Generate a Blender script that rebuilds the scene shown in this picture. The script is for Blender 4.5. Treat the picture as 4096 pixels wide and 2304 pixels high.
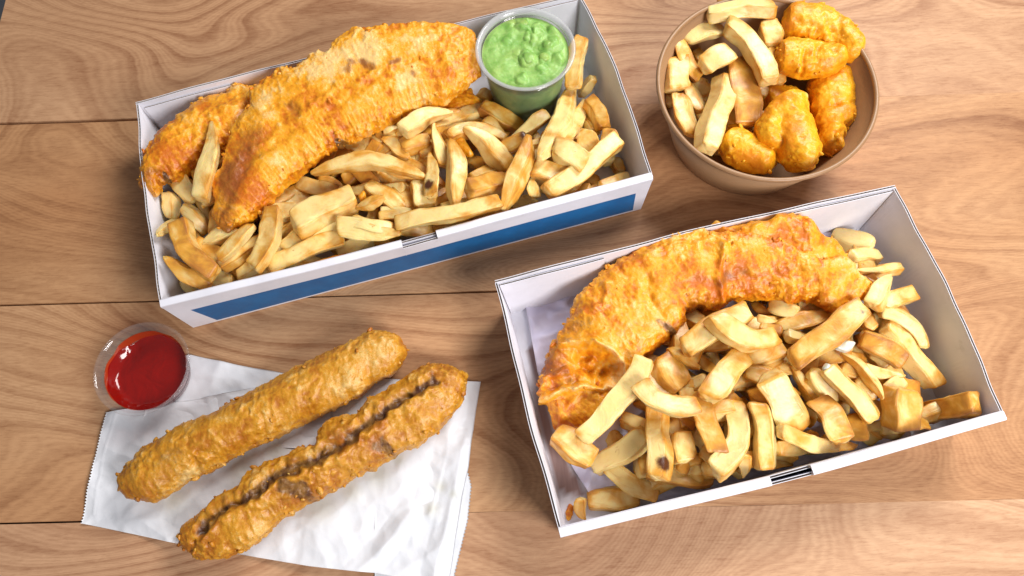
import bpy, math, random
import numpy as np
from mathutils import Matrix, Vector

for _o in list(bpy.data.objects):
    bpy.data.objects.remove(_o, do_unlink=True)
SC = bpy.context.scene
COL = SC.collection
MM = 0.001

# ---------------------------------------------------------------- camera
FPX, PHI, ROLL, DIST = 3038.85, 1.214638, -0.0612675, 533.2157      # pixels of a 4096-wide picture, radians, mm
CP, SP = math.cos(PHI), math.sin(PHI)
CR, SR = math.cos(ROLL), math.sin(ROLL)
CAM = np.array([0.0, -DIST * CP, DIST * SP])
_R, _U, _F = np.array([1.0, 0, 0]), np.array([0, SP, CP]), np.array([0, CP, -SP])
RIGHT, UP = CR * _R + SR * _U, -SR * _R + CR * _U
cam = bpy.data.objects.new('camera', bpy.data.cameras.new('camera'))
COL.objects.link(cam)
cam.data.sensor_fit = 'HORIZONTAL'
cam.data.sensor_width = 36.0
cam.data.lens = 36.0 * FPX / 4096.0
cam.data.clip_start, cam.data.clip_end = 0.01, 20.0
_m = Matrix.Identity(4)
for i in range(3):
    _m[i][0], _m[i][1], _m[i][2], _m[i][3] = RIGHT[i], UP[i], -_F[i], CAM[i] * MM
cam.matrix_world = _m
SC.camera = cam

# ---------------------------------------------------------------- light of the room and two soft lamps
world = bpy.data.worlds.new('World')
SC.world = world
world.use_nodes = True
world.node_tree.nodes['Background'].inputs[0].default_value = (0.95, 0.95, 1.0, 1)
world.node_tree.nodes['Background'].inputs[1].default_value = 0.21


def soft_lamp(name, loc, target, size, watts, color):
    d = bpy.data.lights.new(name, 'AREA')
    d.shape, d.size, d.energy, d.color = 'SQUARE', size, watts, color
    o = bpy.data.objects.new(name, d)
    COL.objects.link(o)
    o.location = loc
    o.rotation_euler = (Vector(target) - Vector(loc)).to_track_quat('-Z', 'Y').to_euler()
    return o


soft_lamp('back_softbox', (0.56, 0.60, 0.84), (0.06, 0.0, 0), 0.46, 11.5, (1.0, 0.97, 0.94))
soft_lamp('front_softbox', (0.58, -0.68, 0.78), (0.0, 0.0, 0), 0.42, 12.5, (1.0, 0.98, 0.97))

SC.view_settings.view_transform = 'Standard'
SC.view_settings.look = 'None'
SC.view_settings.exposure = 0.13
SC.view_settings.gamma = 1.0
SC.view_settings.use_curve_mapping = False
SC.render.engine = 'CYCLES'

# ---------------------------------------------------------------- measuring: a photo pixel at a known height -> mm on the table
def at(tx, ty, z):
    u, v = tx - 2048.0, ty - 1152.0
    x, y = CR * u + SR * v, -SR * u + CR * v
    d = _R * (x / FPX) - _U * (y / FPX) + _F
    t = (z - CAM[2]) / d[2]
    return CAM + d * t


def px_per_mm(p):
    return FPX / float(np.dot(np.asarray(p, float) - CAM, _F))


VIEWS = {'A': (500, 0, .4831), 'B': (1500, 0, .4831), 'C': (500, 600, .5177), 'D': (1500, 300, .552),
         'E': (2560, 0, .552), 'F': (1950, 700, .552), 'G': (2950, 700, .552), 'H': (2050, 1400, .5865),
         'I': (2950, 1300, .552), 'J': (300, 1250, .7274), 'K': (1000, 1250, .7273), 'T': (0, 0, 1.0)}


def vp(view, x, y):
    a, b, s = VIEWS[view]
    return a + x * s, b + y * s


def poly(*chunks):
    """('A', (x, y), (x, y), 'B', (x, y) ...) -> list of photo pixels"""
    out, v = [], 'T'
    for c in chunks:
        if isinstance(c, str):
            v = c
        else:
            out.append(vp(v, *c))
    return np.array(out, float)


# ---------------------------------------------------------------- noise
def _hash(i, j, k, seed):
    n = (i.astype(np.uint32) * np.uint32(374761393) + j.astype(np.uint32) * np.uint32(668265263)
         + k.astype(np.uint32) * np.uint32(2246822519) + np.uint32((seed * 3266489917) & 0xffffffff))
    n = (n ^ (n >> np.uint32(13))) * np.uint32(1274126177)
    n = (n ^ (n >> np.uint32(16))) * np.uint32(2654435761)
    n = n ^ (n >> np.uint32(15))
    return n


def noise(P, scale, seed=0):
    """gradient noise about -1..1; scale = size of a feature"""
    Q = np.asarray(P, float) / scale + 1000.0
    I = np.floor(Q).astype(np.int64)
    f = Q - I
    w = f * f * f * (f * (f * 6 - 15) + 10)
    r = 0
    for a in (0, 1):
        for b in (0, 1):
            for c in (0, 1):
                h = _hash(I[:, 0] + a, I[:, 1] + b, I[:, 2] + c, seed)
                gx = (h & np.uint32(1023)) / 511.5 - 1
                gy = ((h >> np.uint32(10)) & np.uint32(1023)) / 511.5 - 1
                gz = ((h >> np.uint32(20)) & np.uint32(1023)) / 511.5 - 1
                d = gx * (f[:, 0] - a) + gy * (f[:, 1] - b) + gz * (f[:, 2] - c)
                r = r + d * (w[:, 0] if a else 1 - w[:, 0]) * (w[:, 1] if b else 1 - w[:, 1]) * (w[:, 2] if c else 1 - w[:, 2])
    return r * 1.5


def fbm(P, scale, octaves, seed=0, gain=.5):
    r, a = 0, 1.0
    for o in range(octaves):
        r = r + a * noise(P, scale / 2 ** o, seed + 17 * o)
        a *= gain
    return r


def ridged(P, scale, octaves, seed=0, gain=.5):
    r, a, t = 0, 1.0, 0
    for o in range(octaves):
        r = r + a * (1 - np.abs(noise(P, scale / 2 ** o, seed + 31 * o))) ** 2
        t += a
        a *= gain
    return r / t


def cells(P, scale, seed=0):
    """distance to the nearest scattered point, 0..~1"""
    Q = np.asarray(P, float) / scale + 1000.0
    I = np.floor(Q).astype(np.int64)
    best = np.full(len(Q), 9.0)
    for a in (-1, 0, 1):
        for b in (-1, 0, 1):
            for c in (-1, 0, 1):
                J = I + np.array([a, b, c])
                h = _hash(J[:, 0], J[:, 1], J[:, 2], seed)
                px = J[:, 0] + (h & np.uint32(1023)) / 1023.0
                py = J[:, 1] + ((h >> np.uint32(10)) & np.uint32(1023)) / 1023.0
                pz = J[:, 2] + ((h >> np.uint32(20)) & np.uint32(1023)) / 1023.0
                best = np.minimum(best, (Q[:, 0] - px) ** 2 + (Q[:, 1] - py) ** 2 + (Q[:, 2] - pz) ** 2)
    return np.sqrt(best)


# ---------------------------------------------------------------- mesh helpers (everything in mm, written out in m)
def tag(o, label=None, cat=None, group=None, kind=None):
    for k, v in (('label', label), ('category', cat), ('group', group), ('kind', kind)):
        if v:
            o[k] = v
    return o


def root(name, org, label, cat, group=None):
    o = bpy.data.objects.new(name, None)
    o.empty_display_size = 0.01
    o.location = [c * MM for c in org]
    COL.objects.link(o)
    return tag(o, label, cat, group)


def outward(V, F):
    """turn the faces of a closed mesh so that they look outwards"""
    vol = 0.0
    c = V.mean(0)
    for k in (3, 4):
        A = np.array([f for f in F if len(f) == k])
        if len(A):
            P = V[A] - c
            vol += np.einsum('ij,ij->', P[:, 0], np.cross(P[:, 1], P[:, 2]))
            if k == 4:
                vol += np.einsum('ij,ij->', P[:, 0], np.cross(P[:, 2], P[:, 3]))
    return [f[::-1] for f in F] if vol < 0 else F


def build(name, V, F, mat, org=(0, 0, 0), parent=None, attrs=None, smooth=True, midx=None, closed=True):
    """V in mm (world); org = origin of the thing in mm; a child keeps its parent's origin"""
    V = (np.asarray(V, float) - np.asarray(org, float)) * MM
    me = bpy.data.meshes.new(name)
    F = F.tolist() if isinstance(F, np.ndarray) else [list(map(int, f)) for f in F]
    me.from_pydata(V.tolist(), [], outward(V, F) if closed else F)
    for m in (mat if isinstance(mat, (list, tuple)) else [mat]):
        me.materials.append(m)
    me.polygons.foreach_set('use_smooth', [bool(smooth)] * len(me.polygons))
    if midx is not None:
        me.polygons.foreach_set('material_index', midx)
    for k, a in (attrs or {}).items():
        at_ = me.attributes.new(k, 'FLOAT', 'POINT')
        at_.data.foreach_set('value', np.asarray(a, np.float32))
    me.update()
    o = bpy.data.objects.new(name, me)
    COL.objects.link(o)
    if parent is not None:
        o.parent = parent
    else:
        o.location = [c * MM for c in org]
    return o


def grid_faces(n, m, wrap=False, off=0, flip=False):
    i, j = np.meshgrid(np.arange(n - 1), np.arange(m if wrap else m - 1), indexing='ij')
    j2 = (j + 1) % m
    f = np.stack([i * m + j, (i + 1) * m + j, (i + 1) * m + j2, i * m + j2], -1).reshape(-1, 4) + off
    return f[:, ::-1] if flip else f


def grid_normals(X):
    """X: n x m x 3, second axis wraps"""
    du = np.gradient(X, axis=0)
    dv = np.roll(X, -1, 1) - np.roll(X, 1, 1)
    N = np.cross(du, dv)
    return N / (np.linalg.norm(N, axis=2, keepdims=True) + 1e-9)


def lathe(profile, center, n=96):
    P = np.array(profile, float)
    a = np.linspace(0, 2 * math.pi, n, endpoint=False)
    V = np.stack([center[0] + P[:, None, 0] * np.cos(a), center[1] + P[:, None, 0] * np.sin(a),
                  center[2] + P[:, None, 1] + 0 * a], -1).reshape(-1, 3)
    return V, grid_faces(len(P), n, True)


def resample(P, n):
    P = np.asarray(P, float)
    d = np.r_[0, np.cumsum(np.linalg.norm(np.diff(P, axis=0), axis=1))]
    t = np.linspace(0, d[-1], n)
    return np.stack([np.interp(t, d, P[:, k]) for k in range(P.shape[1])], 1)


def smooth1(a, k):
    if k < 1:
        return a
    ker = np.hanning(2 * k + 3)[1:-1]
    ker /= ker.sum()
    pad = np.r_[np.repeat(a[:1], k, 0), a, np.repeat(a[-1:], k, 0)]
    return np.stack([np.convolve(pad[:, c], ker, 'valid') for c in range(a.shape[1])], 1)


def polydist(XY, pts):
    """distance of points to a polyline and the place along it 0..1"""
    best = np.full(len(XY), 1e9)
    par = np.zeros(len(XY))
    pts = np.asarray(pts, float)[:, :2]
    L = np.r_[0, np.cumsum(np.linalg.norm(np.diff(pts, axis=0), axis=1))]
    for i in range(len(pts) - 1):
        a, b = pts[i], pts[i + 1]
        d = b - a
        t = np.clip(((XY - a) @ d) / (d @ d), 0, 1)
        q = np.linalg.norm(XY - a - t[:, None] * d, axis=1)
        m = q < best
        best[m] = q[m]
        par[m] = (L[i] + t[m] * (L[i + 1] - L[i])) / L[-1]
    return best, par


# ---------------------------------------------------------------- materials
class Nodes:
    def __init__(self, name):
        self.mat = bpy.data.materials.new(name)
        self.mat.use_nodes = True
        self.t = self.mat.node_tree
        self.bsdf = self.t.nodes['Principled BSDF']
        self.out = self.t.nodes['Material Output']

    def n(self, typ, **kw):
        nd = self.t.nodes.new(typ)
        for k, v in kw.items():
            setattr(nd, k, v)
        return nd

    def link(self, a, b):
        self.t.links.new(a, b)

    def val(self, sock, v):
        if hasattr(v, 'is_output'):
            self.link(v, sock)
        else:
            sock.default_value = v

    def coords(self, scale=(1, 1, 1), kind='Object', vec=None, rot=(0, 0, 0)):
        if vec is None:
            vec = self.n('ShaderNodeTexCoord').outputs[kind]
        mp = self.n('ShaderNodeMapping')
        mp.inputs['Scale'].default_value = scale
        mp.inputs['Rotation'].default_value = rot
        self.link(vec, mp.inputs['Vector'])
        return mp.outputs[0]

    def noise(self, vec, scale, detail=3, rough=.5, dist=0.0):
        nd = self.n('ShaderNodeTexNoise')
        self.link(vec, nd.inputs['Vector'])
        nd.inputs['Scale'].default_value = scale
        nd.inputs['Detail'].default_value = detail
        nd.inputs['Roughness'].default_value = rough
        nd.inputs['Distortion'].default_value = dist
        return nd.outputs['Fac']

    def ramp(self, fac, stops, interp='LINEAR'):
        nd = self.n('ShaderNodeValToRGB')
        nd.color_ramp.interpolation = interp
        el = nd.color_ramp.elements
        while len(el) < len(stops):
            el.new(0.5)
        for e, (p, c) in zip(el, stops):
            e.position = p
            e.color = c if len(c) == 4 else (*c, 1)
        self.link(fac, nd.inputs[0])
        return nd.outputs[0]

    def step(self, fac, a, b):
        nd = self.n('ShaderNodeMapRange')
        nd.interpolation_type = 'SMOOTHSTEP'
        nd.inputs[1].default_value, nd.inputs[2].default_value = a, b
        self.link(fac, nd.inputs[0])
        return nd.outputs[0]

    def mix(self, fac, a, b, mode='MIX'):
        nd = self.n('ShaderNodeMix', data_type='RGBA', blend_type=mode)
        self.val(nd.inputs['Factor'], fac)
        for s, v in ((nd.inputs[6], a), (nd.inputs[7], b)):
            self.val(s, v if hasattr(v, 'is_output') else (*v, 1) if len(v) == 3 else v)
        return nd.outputs[2]

    def math(self, op, a, b=0.0, clamp=False):
        nd = self.n('ShaderNodeMath', operation=op, use_clamp=clamp)
        self.val(nd.inputs[0], a)
        self.val(nd.inputs[1], b)
        return nd.outputs[0]

    def attr(self, name):
        return self.n('ShaderNodeAttribute', attribute_name=name).outputs['Fac']

    def bump(self, h, strength, dist, prev=None):
        nd = self.n('ShaderNodeBump')
        nd.inputs['Strength'].default_value = strength
        nd.inputs['Distance'].default_value = dist
        self.link(h, nd.inputs['Height'])
        if prev is not None:
            self.link(prev, nd.inputs['Normal'])
        return nd.outputs[0]

    def set(self, **kw):
        for k, v in kw.items():
            self.val(self.bsdf.inputs[k.replace('_', ' ')], v)
        return self


def plain(name, col, rough=.6, **kw):
    N = Nodes(name)
    N.set(Base_Color=(*col, 1), Roughness=rough, **kw)
    return N.mat


def wood_material():
    N = Nodes('elm_wood')
    obj = N.n('ShaderNodeTexCoord').outputs['Object']
    rnd = N.n('ShaderNodeObjectInfo').outputs['Random']
    off = N.n('ShaderNodeCombineXYZ')
    N.link(N.math('MULTIPLY', rnd, 3.0), off.inputs[0])
    N.link(N.math('MULTIPLY', rnd, 7.0), off.inputs[2])
    add = N.n('ShaderNodeVectorMath', operation='ADD')
    N.link(obj, add.inputs[0])
    N.link(off.outputs[0], add.inputs[1])
    base = add.outputs[0]
    # slow field whose contour lines are the growth rings
    slow = N.noise(N.coords((2.0, 4.6, 1.0), vec=base), 1.25, 1.3, .35, .55)
    wob = N.noise(N.coords((10, 45, 1), vec=base), 1.0, 3, .6)
    field = N.math('ADD', slow, N.math('MULTIPLY', wob, .012))
    ring = N.math('FRACT', N.math('MULTIPLY', field, 30.0))
    ringc = N.ramp(ring, [(0, (.25,) * 3), (.14, (.70,) * 3), (.5, (1,) * 3), (.82, (.74,) * 3), (.95, (.34,) * 3), (1, (.25,) * 3)], 'EASE')
    fine = N.math('FRACT', N.math('MULTIPLY', N.math('ADD', field, N.math('MULTIPLY', N.noise(N.coords((120, 500, 1), vec=base), 1.0, 3, .6), .006)), 150.0))
    finev = N.math('ABSOLUTE', N.math('SUBTRACT', fine, .5))
    wide = N.noise(N.coords((3.0, 10, 1), vec=base), 1.3, 3, .5, .8)
    # pores and rays, drawn out along the grain, broken into short strokes
    pores = N.noise(N.coords((95, 1150, 1), vec=base), 1.0, 4, .7)
    porem = N.step(pores, .46, .72)
    flame = N.noise(N.coords((75, 230, 1), vec=base), 1.0, 4, .68, 1.0)
    hue = N.noise(N.coords((2.5, 7, 1), vec=base), 1.2, 3, .5)
    light = N.ramp(hue, [(.28, (.43, .195, .072)), (.5, (.50, .255, .108)), (.72, (.58, .335, .168))])
    dark = N.ramp(hue, [(.3, (.18, .064, .020)), (.7, (.26, .105, .038))])
    r1 = N.n('ShaderNodeRGBToBW')
    N.link(ringc, r1.inputs[0])
    patch = N.step(N.noise(N.coords((4, 9, 1), vec=base), 1.0, 2, .5), .36, .62)
    rs = N.math('MULTIPLY', N.math('SUBTRACT', r1.outputs[0], .75), N.math('ADD', .26, N.math('MULTIPLY', patch, .55)))
    g = N.math('ADD', .66, rs)
    g = N.math('ADD', g, N.math('MULTIPLY', N.math('SUBTRACT', wide, .5), .95))
    g = N.math('ADD', g, N.math('MULTIPLY', N.math('SUBTRACT', flame, .5), .70))
    g = N.math('SUBTRACT', g, N.math('MULTIPLY', porem, .30))
    g = N.math('ADD', g, N.math('MULTIPLY', N.math('SUBTRACT', .25, finev), .42))
    g = N.math('ADD', g, 0.06, clamp=True)
    col = N.mix(g, dark, light)
    col = N.mix(N.attr('pale'), col, N.mix(g, (.40, .20, .115), (.70, .48, .34)))
    spots = N.step(N.noise(N.coords((30, 95, 1), vec=base), 1.0, 2, .5), .77, .84)
    col = N.mix(N.math('MULTIPLY', spots, .45), col, (.16, .065, .03))
    N.set(Base_Color=col, Roughness=N.math('ADD', .40, N.math('MULTIPLY', pores, .22)))
    h = N.math('ADD', N.math('MULTIPLY', g, .5), N.math('MULTIPLY', pores, .6))
    N.set(Normal=N.bump(h, .22, .0006), Specular_IOR_Level=.28)
    return N.mat


def card_material(name='white_card', tint=(.79, .785, .855)):
    N = Nodes(name)
    c = N.coords()
    fib = N.noise(N.coords((300, 1500, 600)), 1.0, 3, .6)
    blot = N.noise(c, 40, 4, .6)
    scuff = N.step(N.noise(c, 260, 4, .7), .62, .80)
    col = N.mix(N.step(blot, .35, .75), tint, tuple(t * .90 for t in tint))
    col = N.mix(N.math('MULTIPLY', scuff, .22), col, (.42, .41, .44))
    smud = N.step(N.noise(c, 85, 4, .65), .63, .78)
    col = N.mix(N.math('MULTIPLY', smud, .20), col, (.38, .34, .33))
    stain = N.attr('stain')
    st = N.mix(N.noise(N.coords((500, 40, 40)), 1.0, 2), (.20, .115, .10), (.36, .235, .215))
    col = N.mix(stain, col, st)
    N.set(Base_Color=col, Roughness=.62, Normal=N.bump(fib, .10, .0004))
    return N.mat


def core_material():
    N = Nodes('kraft_core')
    col = N.mix(N.noise(N.coords(), 700, 3, .6), (.40, .33, .28), (.62, .56, .52))
    N.set(Base_Color=col, Roughness=.85)
    return N.mat


def print_material(name, a, b):
    N = Nodes(name)
    col = N.mix(N.step(N.noise(N.coords(), 55, 5, .65), .35, .7), a, b)
    N.set(Base_Color=col, Roughness=.42, Normal=N.bump(N.noise(N.coords((300, 1500, 600)), 1.0, 3, .6), .08, .0004))
    return N.mat


def chip_material():
    N = Nodes('fried_potato')
    c = N.coords()
    brown, burn, tone = N.attr('brown'), N.attr('burn'), N.attr('tone')
    xy = N.n('ShaderNodeCombineXYZ')
    N.link(N.attr('along'), xy.inputs[0])
    N.link(N.attr('around'), xy.inputs[1])
    N.link(N.attr('which'), xy.inputs[2])
    grainv = xy.outputs[0]
    streak = N.noise(N.coords((70, 330, 1), vec=grainv), 1.0, 4, .62, .8)
    soft = N.noise(c, 62, 3, .55, .5)
    fine = N.noise(c, 420, 3, .6)
    pale = N.mix(streak, (.90, .715, .345), (.84, .60, .19))
    gold = N.mix(soft, (.78, .42, .060), (.64, .265, .024))
    b = N.math('ADD', brown, N.math('MULTIPLY', N.math('SUBTRACT', streak, .5), .8))
    b = N.math('ADD', b, N.math('MULTIPLY', N.math('SUBTRACT', soft, .5), 1.7))
    b = N.math('ADD', N.math('ADD', b, tone), .07)
    col = N.mix(N.step(b, -.02, .62), pale, gold)
    col = N.mix(N.math('MULTIPLY', N.step(b, .46, 1.05), .85), col, (.40, .15, .028))
    vein = N.step(N.noise(N.coords((40, 420, 1), vec=grainv), 1.0, 3, .6, 1.4), .62, .72)
    col = N.mix(N.math('MULTIPLY', vein, .34), col, (.50, .21, .035))
    speck = N.step(N.noise(c, 650, 1, .5), .76, .82)
    col = N.mix(N.math('MULTIPLY', speck, .55), col, (.24, .10, .03))
    bb = N.math('ADD', burn, N.math('MULTIPLY', N.math('SUBTRACT', fine, .5), .6))
    col = N.mix(N.step(bb, .35, .9), col, (.10, .028, .008))
    N.set(Base_Color=col, Roughness=N.math('ADD', .24, N.math('MULTIPLY', streak, .25)), Specular_IOR_Level=.45, Coat_Weight=.10, Coat_Roughness=.2)
    N.set(Subsurface_Weight=.34, Subsurface_Radius=(.005, .0026, .0008), Subsurface_Scale=1.0)
    n1 = N.bump(N.noise(N.coords((75, 300, 1), vec=grainv), 1.0, 5, .62, .8), .5, .0016)
    N.set(Normal=N.bump(fine, .18, .0006, n1))
    return N.mat


def batter_material(name, deep, gold, pale, brown, grain=1.0):
    N = Nodes(name)
    c = N.coords()
    crest, br, meat = N.attr('crest'), N.attr('brown'), N.attr('meat')
    m1 = N.noise(c, 120, 4, .6, .3)
    m2 = N.noise(c, 420, 4, .65, .4)
    m3 = N.noise(c, 1500, 2, .6)
    m0 = N.noise(c, 38, 3, .55, .4)
    f = N.math('ADD', N.math('MULTIPLY', crest, .60), N.math('MULTIPLY', m1, .40))
    f = N.math('ADD', f, N.math('MULTIPLY', N.math('SUBTRACT', m2, .5), .55))
    f = N.math('ADD', f, N.math('MULTIPLY', N.math('SUBTRACT', m0, .5), 1.0))
    col = N.mix(N.step(f, .20, .68), deep, gold)
    p = N.math('ADD', f, N.math('MULTIPLY', N.math('SUBTRACT', m3, .5), .55 * grain))
    col = N.mix(N.math('MULTIPLY', N.step(p, .60, 1.08), .90), col, pale)
    b = N.math('ADD', br, N.math('MULTIPLY', N.math('SUBTRACT', m1, .5), .8))
    b = N.math('ADD', b, N.math('MULTIPLY', N.math('SUBTRACT', m2, .5), .7))
    col = N.mix(N.math('MULTIPLY', N.step(b, .25, .95), .85), col, brown)
    dots = N.step(N.noise(c, 640, 3, .7), .69, .78)
    col = N.mix(N.math('MULTIPLY', dots, .55), col, brown)
    mt = N.math('ADD', meat, N.math('MULTIPLY', N.math('SUBTRACT', m2, .5), .5))
    col = N.mix(N.step(mt, .25, .75), col, N.mix(N.step(m1, .35, .65), (.085, .026, .010), (.27, .125, .025)))
    N.set(Base_Color=col, Roughness=N.math('ADD', .26, N.math('MULTIPLY', m2, .34)), Specular_IOR_Level=.45, Coat_Weight=.16, Coat_Roughness=.28)
    N.set(Subsurface_Weight=.18, Subsurface_Radius=(.004, .0014, .0004), Subsurface_Scale=1.0)
    vor = N.n('ShaderNodeTexVoronoi')
    N.link(c, vor.inputs['Vector'])
    vor.inputs['Scale'].default_value = 520
    n1 = N.bump(N.math('SUBTRACT', 1.0, vor.outputs['Distance']), .16, .0010)
    n2 = N.bump(m2, .24, .0020, n1)
    N.set(Normal=N.bump(m3, .17 * grain, .0005, n2))
    return N.mat


def paper_material(name, tint, trans):
    N = Nodes(name)
    c = N.coords()
    blot = N.noise(c, 25, 4, .6)
    col = N.mix(N.step(blot, .3, .75), tint, tuple(t * .92 for t in tint))
    col = N.mix(N.math('MULTIPLY', N.attr('stain'), .55), col, (.56, .55, .44))
    N.set(Base_Color=col, Roughness=.38, Specular_IOR_Level=.45)
    N.set(Normal=N.bump(N.noise(c, 330, 4, .6, .6), .14, .0009))
    tr = N.n('ShaderNodeBsdfTranslucent')
    tr.inputs[0].default_value = (*tint, 1)
    mx = N.n('ShaderNodeMixShader')
    mx.inputs[0].default_value = trans
    N.link(N.bsdf.outputs[0], mx.inputs[1])
    N.link(tr.outputs[0], mx.inputs[2])
    N.link(mx.outputs[0], N.out.inputs[0])
    return N.mat


def clear_plastic(name, tint, body, rough=.06, solid=(.86, .87, .88)):
    """thin clear shell: mostly see-through, a little milky, mirror-like at grazing angles"""
    N = Nodes(name)
    tp = N.n('ShaderNodeBsdfTransparent')
    tp.inputs[0].default_value = (*tint, 1)
    N.set(Base_Color=(*solid, 1), Roughness=.3)
    m1 = N.n('ShaderNodeMixShader')
    m1.inputs[0].default_value = body
    N.link(tp.outputs[0], m1.inputs[1])
    N.link(N.bsdf.outputs[0], m1.inputs[2])
    gl = N.n('ShaderNodeBsdfGlossy')
    gl.inputs['Roughness'].default_value = rough
    lw = N.n('ShaderNodeLayerWeight')
    lw.inputs[0].default_value = .5
    fr = N.math('ADD', .03, N.math('MULTIPLY', N.math('POWER', lw.outputs['Facing'], 5.0), .40))
    m2 = N.n('ShaderNodeMixShader')
    N.link(fr, m2.inputs[0])
    N.link(m1.outputs[0], m2.inputs[1])
    N.link(gl.outputs[0], m2.inputs[2])
    N.link(m2.outputs[0], N.out.inputs[0])
    return N.mat


def kraft_material():
    N = Nodes('kraft_paperboard')
    c = N.coords()
    fib = N.noise(N.coords((260, 260, 900)), 1.0, 4, .65)
    col = N.mix(fib, (.29, .15, .065), (.39, .225, .115))
    col = N.mix(N.math('MULTIPLY', N.step(N.noise(c, 900, 2), .68, .76), .35), col, (.24, .13, .07))
    N.set(Base_Color=col, Roughness=.42, Normal=N.bump(fib, .06, .0004))
    return N.mat


def peas_material():
    N = Nodes('mashed_pea')
    c = N.coords()
    f = N.noise(c, 130, 4, .6, .5)
    col = N.mix(N.step(f, .3, .7), (.19, .40, .075), (.35, .56, .155))
    col = N.mix(N.math('MULTIPLY', N.attr('brown'), .8), col, (.42, .47, .10))
    N.set(Base_Color=col, Roughness=.38, Specular_IOR_Level=.4, Subsurface_Weight=.35,
          Subsurface_Radius=(.002, .005, .0008), Subsurface_Scale=1.0)
    N.set(Normal=N.bump(N.noise(c, 600, 4, .6), .32, .0010))
    return N.mat


def ketchup_material():
    N = Nodes('tomato_ketchup')
    c = N.coords()
    N.set(Base_Color=N.mix(N.noise(c, 60, 2), (.19, .003, .002), (.27, .006, .003)), Roughness=.10, Specular_IOR_Level=.5,
          Subsurface_Weight=.15, Subsurface_Radius=(.004, .0006, .0003), Subsurface_Scale=1.0)
    N.set(Normal=N.bump(N.noise(c, 60, 2, .5, .8), .38, .006))
    return N.mat


M_WOOD = wood_material()
M_CARD = card_material()
M_CORE = core_material()
M_BLUE = print_material('blue_print', (.004, .115, .32), (.006, .15, .40))
M_SLATE = print_material('slate_print', (.16, .17, .24), (.22, .23, .32))
M_CHIP = chip_material()
M_FISH = batter_material('fish_batter', (.58, .14, .002), (.86, .37, .010), (.88, .60, .24), (.24, .06, .010))
M_NUGGET = batter_material('nugget_batter', (.74, .25, .003), (.90, .43, .010), (.92, .63, .20), (.42, .12, .010), .8)
M_SAUS = batter_material('sausage_batter', (.40, .125, .004), (.60, .27, .014), (.74, .50, .18), (.16, .048, .009), 1.2)
M_BAG = paper_material('white_bag_paper', (.84, .855, .90), .10)
M_LINER = paper_material('greaseproof_paper', (.78, .75, .93), .15)
M_CLEAR = clear_plastic('clear_plastic', (.96, .95, .95), .035)
M_MILKY = clear_plastic('milky_plastic', (.95, .96, .93), .05, .10)
M_RIM = clear_plastic('milky_rim_plastic', (.9, .9, .9), .28, .12)
M_KRAFT = kraft_material()
M_PEAS = peas_material()
M_KETCHUP = ketchup_material()
M_FLAKE = plain('white_fish_flesh', (.66, .62, .54), .35, Subsurface_Weight=.3)
M_FILM = clear_plastic('sauce_film', (.95, .30, .14), .50, .06, (.62, .06, .015))
M_FLOOR = plain('grey_floor', (.13, .135, .15), .8)

# ================================================================ the table: boards that have drawn apart at one end
GTH = -0.0357348
GD = np.array([math.cos(GTH), math.sin(GTH)])
GN = np.array([-GD[1], GD[0]])
SEAMS = [300.0, 147.8, -2.35, -150.7, -299.0]
X0, X1 = float(at(14, 35, 0)[:2] @ GD), 520.0
table = bpy.data.objects.new('table', None)
COL.objects.link(table)
tag(table, kind='structure')


def gap_width(k, x):
    """half the gap at seam k, in mm, at a place along the boards"""
    wide = (0, .95, .62, .5, .0)[k]
    if k == 2:
        s = 1.0 if x < 60 else max(0, 1 - (x - 60) / 70)
    else:
        s = max(0.0, min(1.0, (20 - x) / 330.0))
    return .02 + wide * s


for k in range(4):
    n = 60
    xs = np.linspace(X0, X1, n)
    V = []
    for x in xs:
        e = .35 * math.sin(x * .031 + k * 2.1) * .2
        hi = SEAMS[k] - gap_width(k, x) + e
        lo = SEAMS[k + 1] + gap_width(k + 1, x) + e
        c1, c2 = .03 + .4 * (gap_width(k + 1, x) - .02), .03 + .4 * (gap_width(k, x) - .02)
        for d, z in ((lo, -22), (lo, -c1), (lo + c1, 0), (hi - c2, 0), (hi, -c2), (hi, -22)):
            p = GD * x + GN * d
            V.append((p[0], p[1], z))
    F = grid_faces(n, 6, True)
    F = [list(f) for f in F] + [list(range(6)), list(range(6 * (n - 1), 6 * n))[::-1]]
    b = build('plank', V, [f[::-1] for f in F], M_WOOD, smooth=False, parent=table, attrs={'pale': np.full(len(V), (.25, .10, .14, .36)[k])})
build('floor', [(-3000, -3000, -760), (3000, -3000, -760), (3000, 3000, -760), (-3000, 3000, -760)], [(0, 1, 2, 3)], M_FLOOR, smooth=False, closed=False)['kind'] = 'structure'


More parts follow.
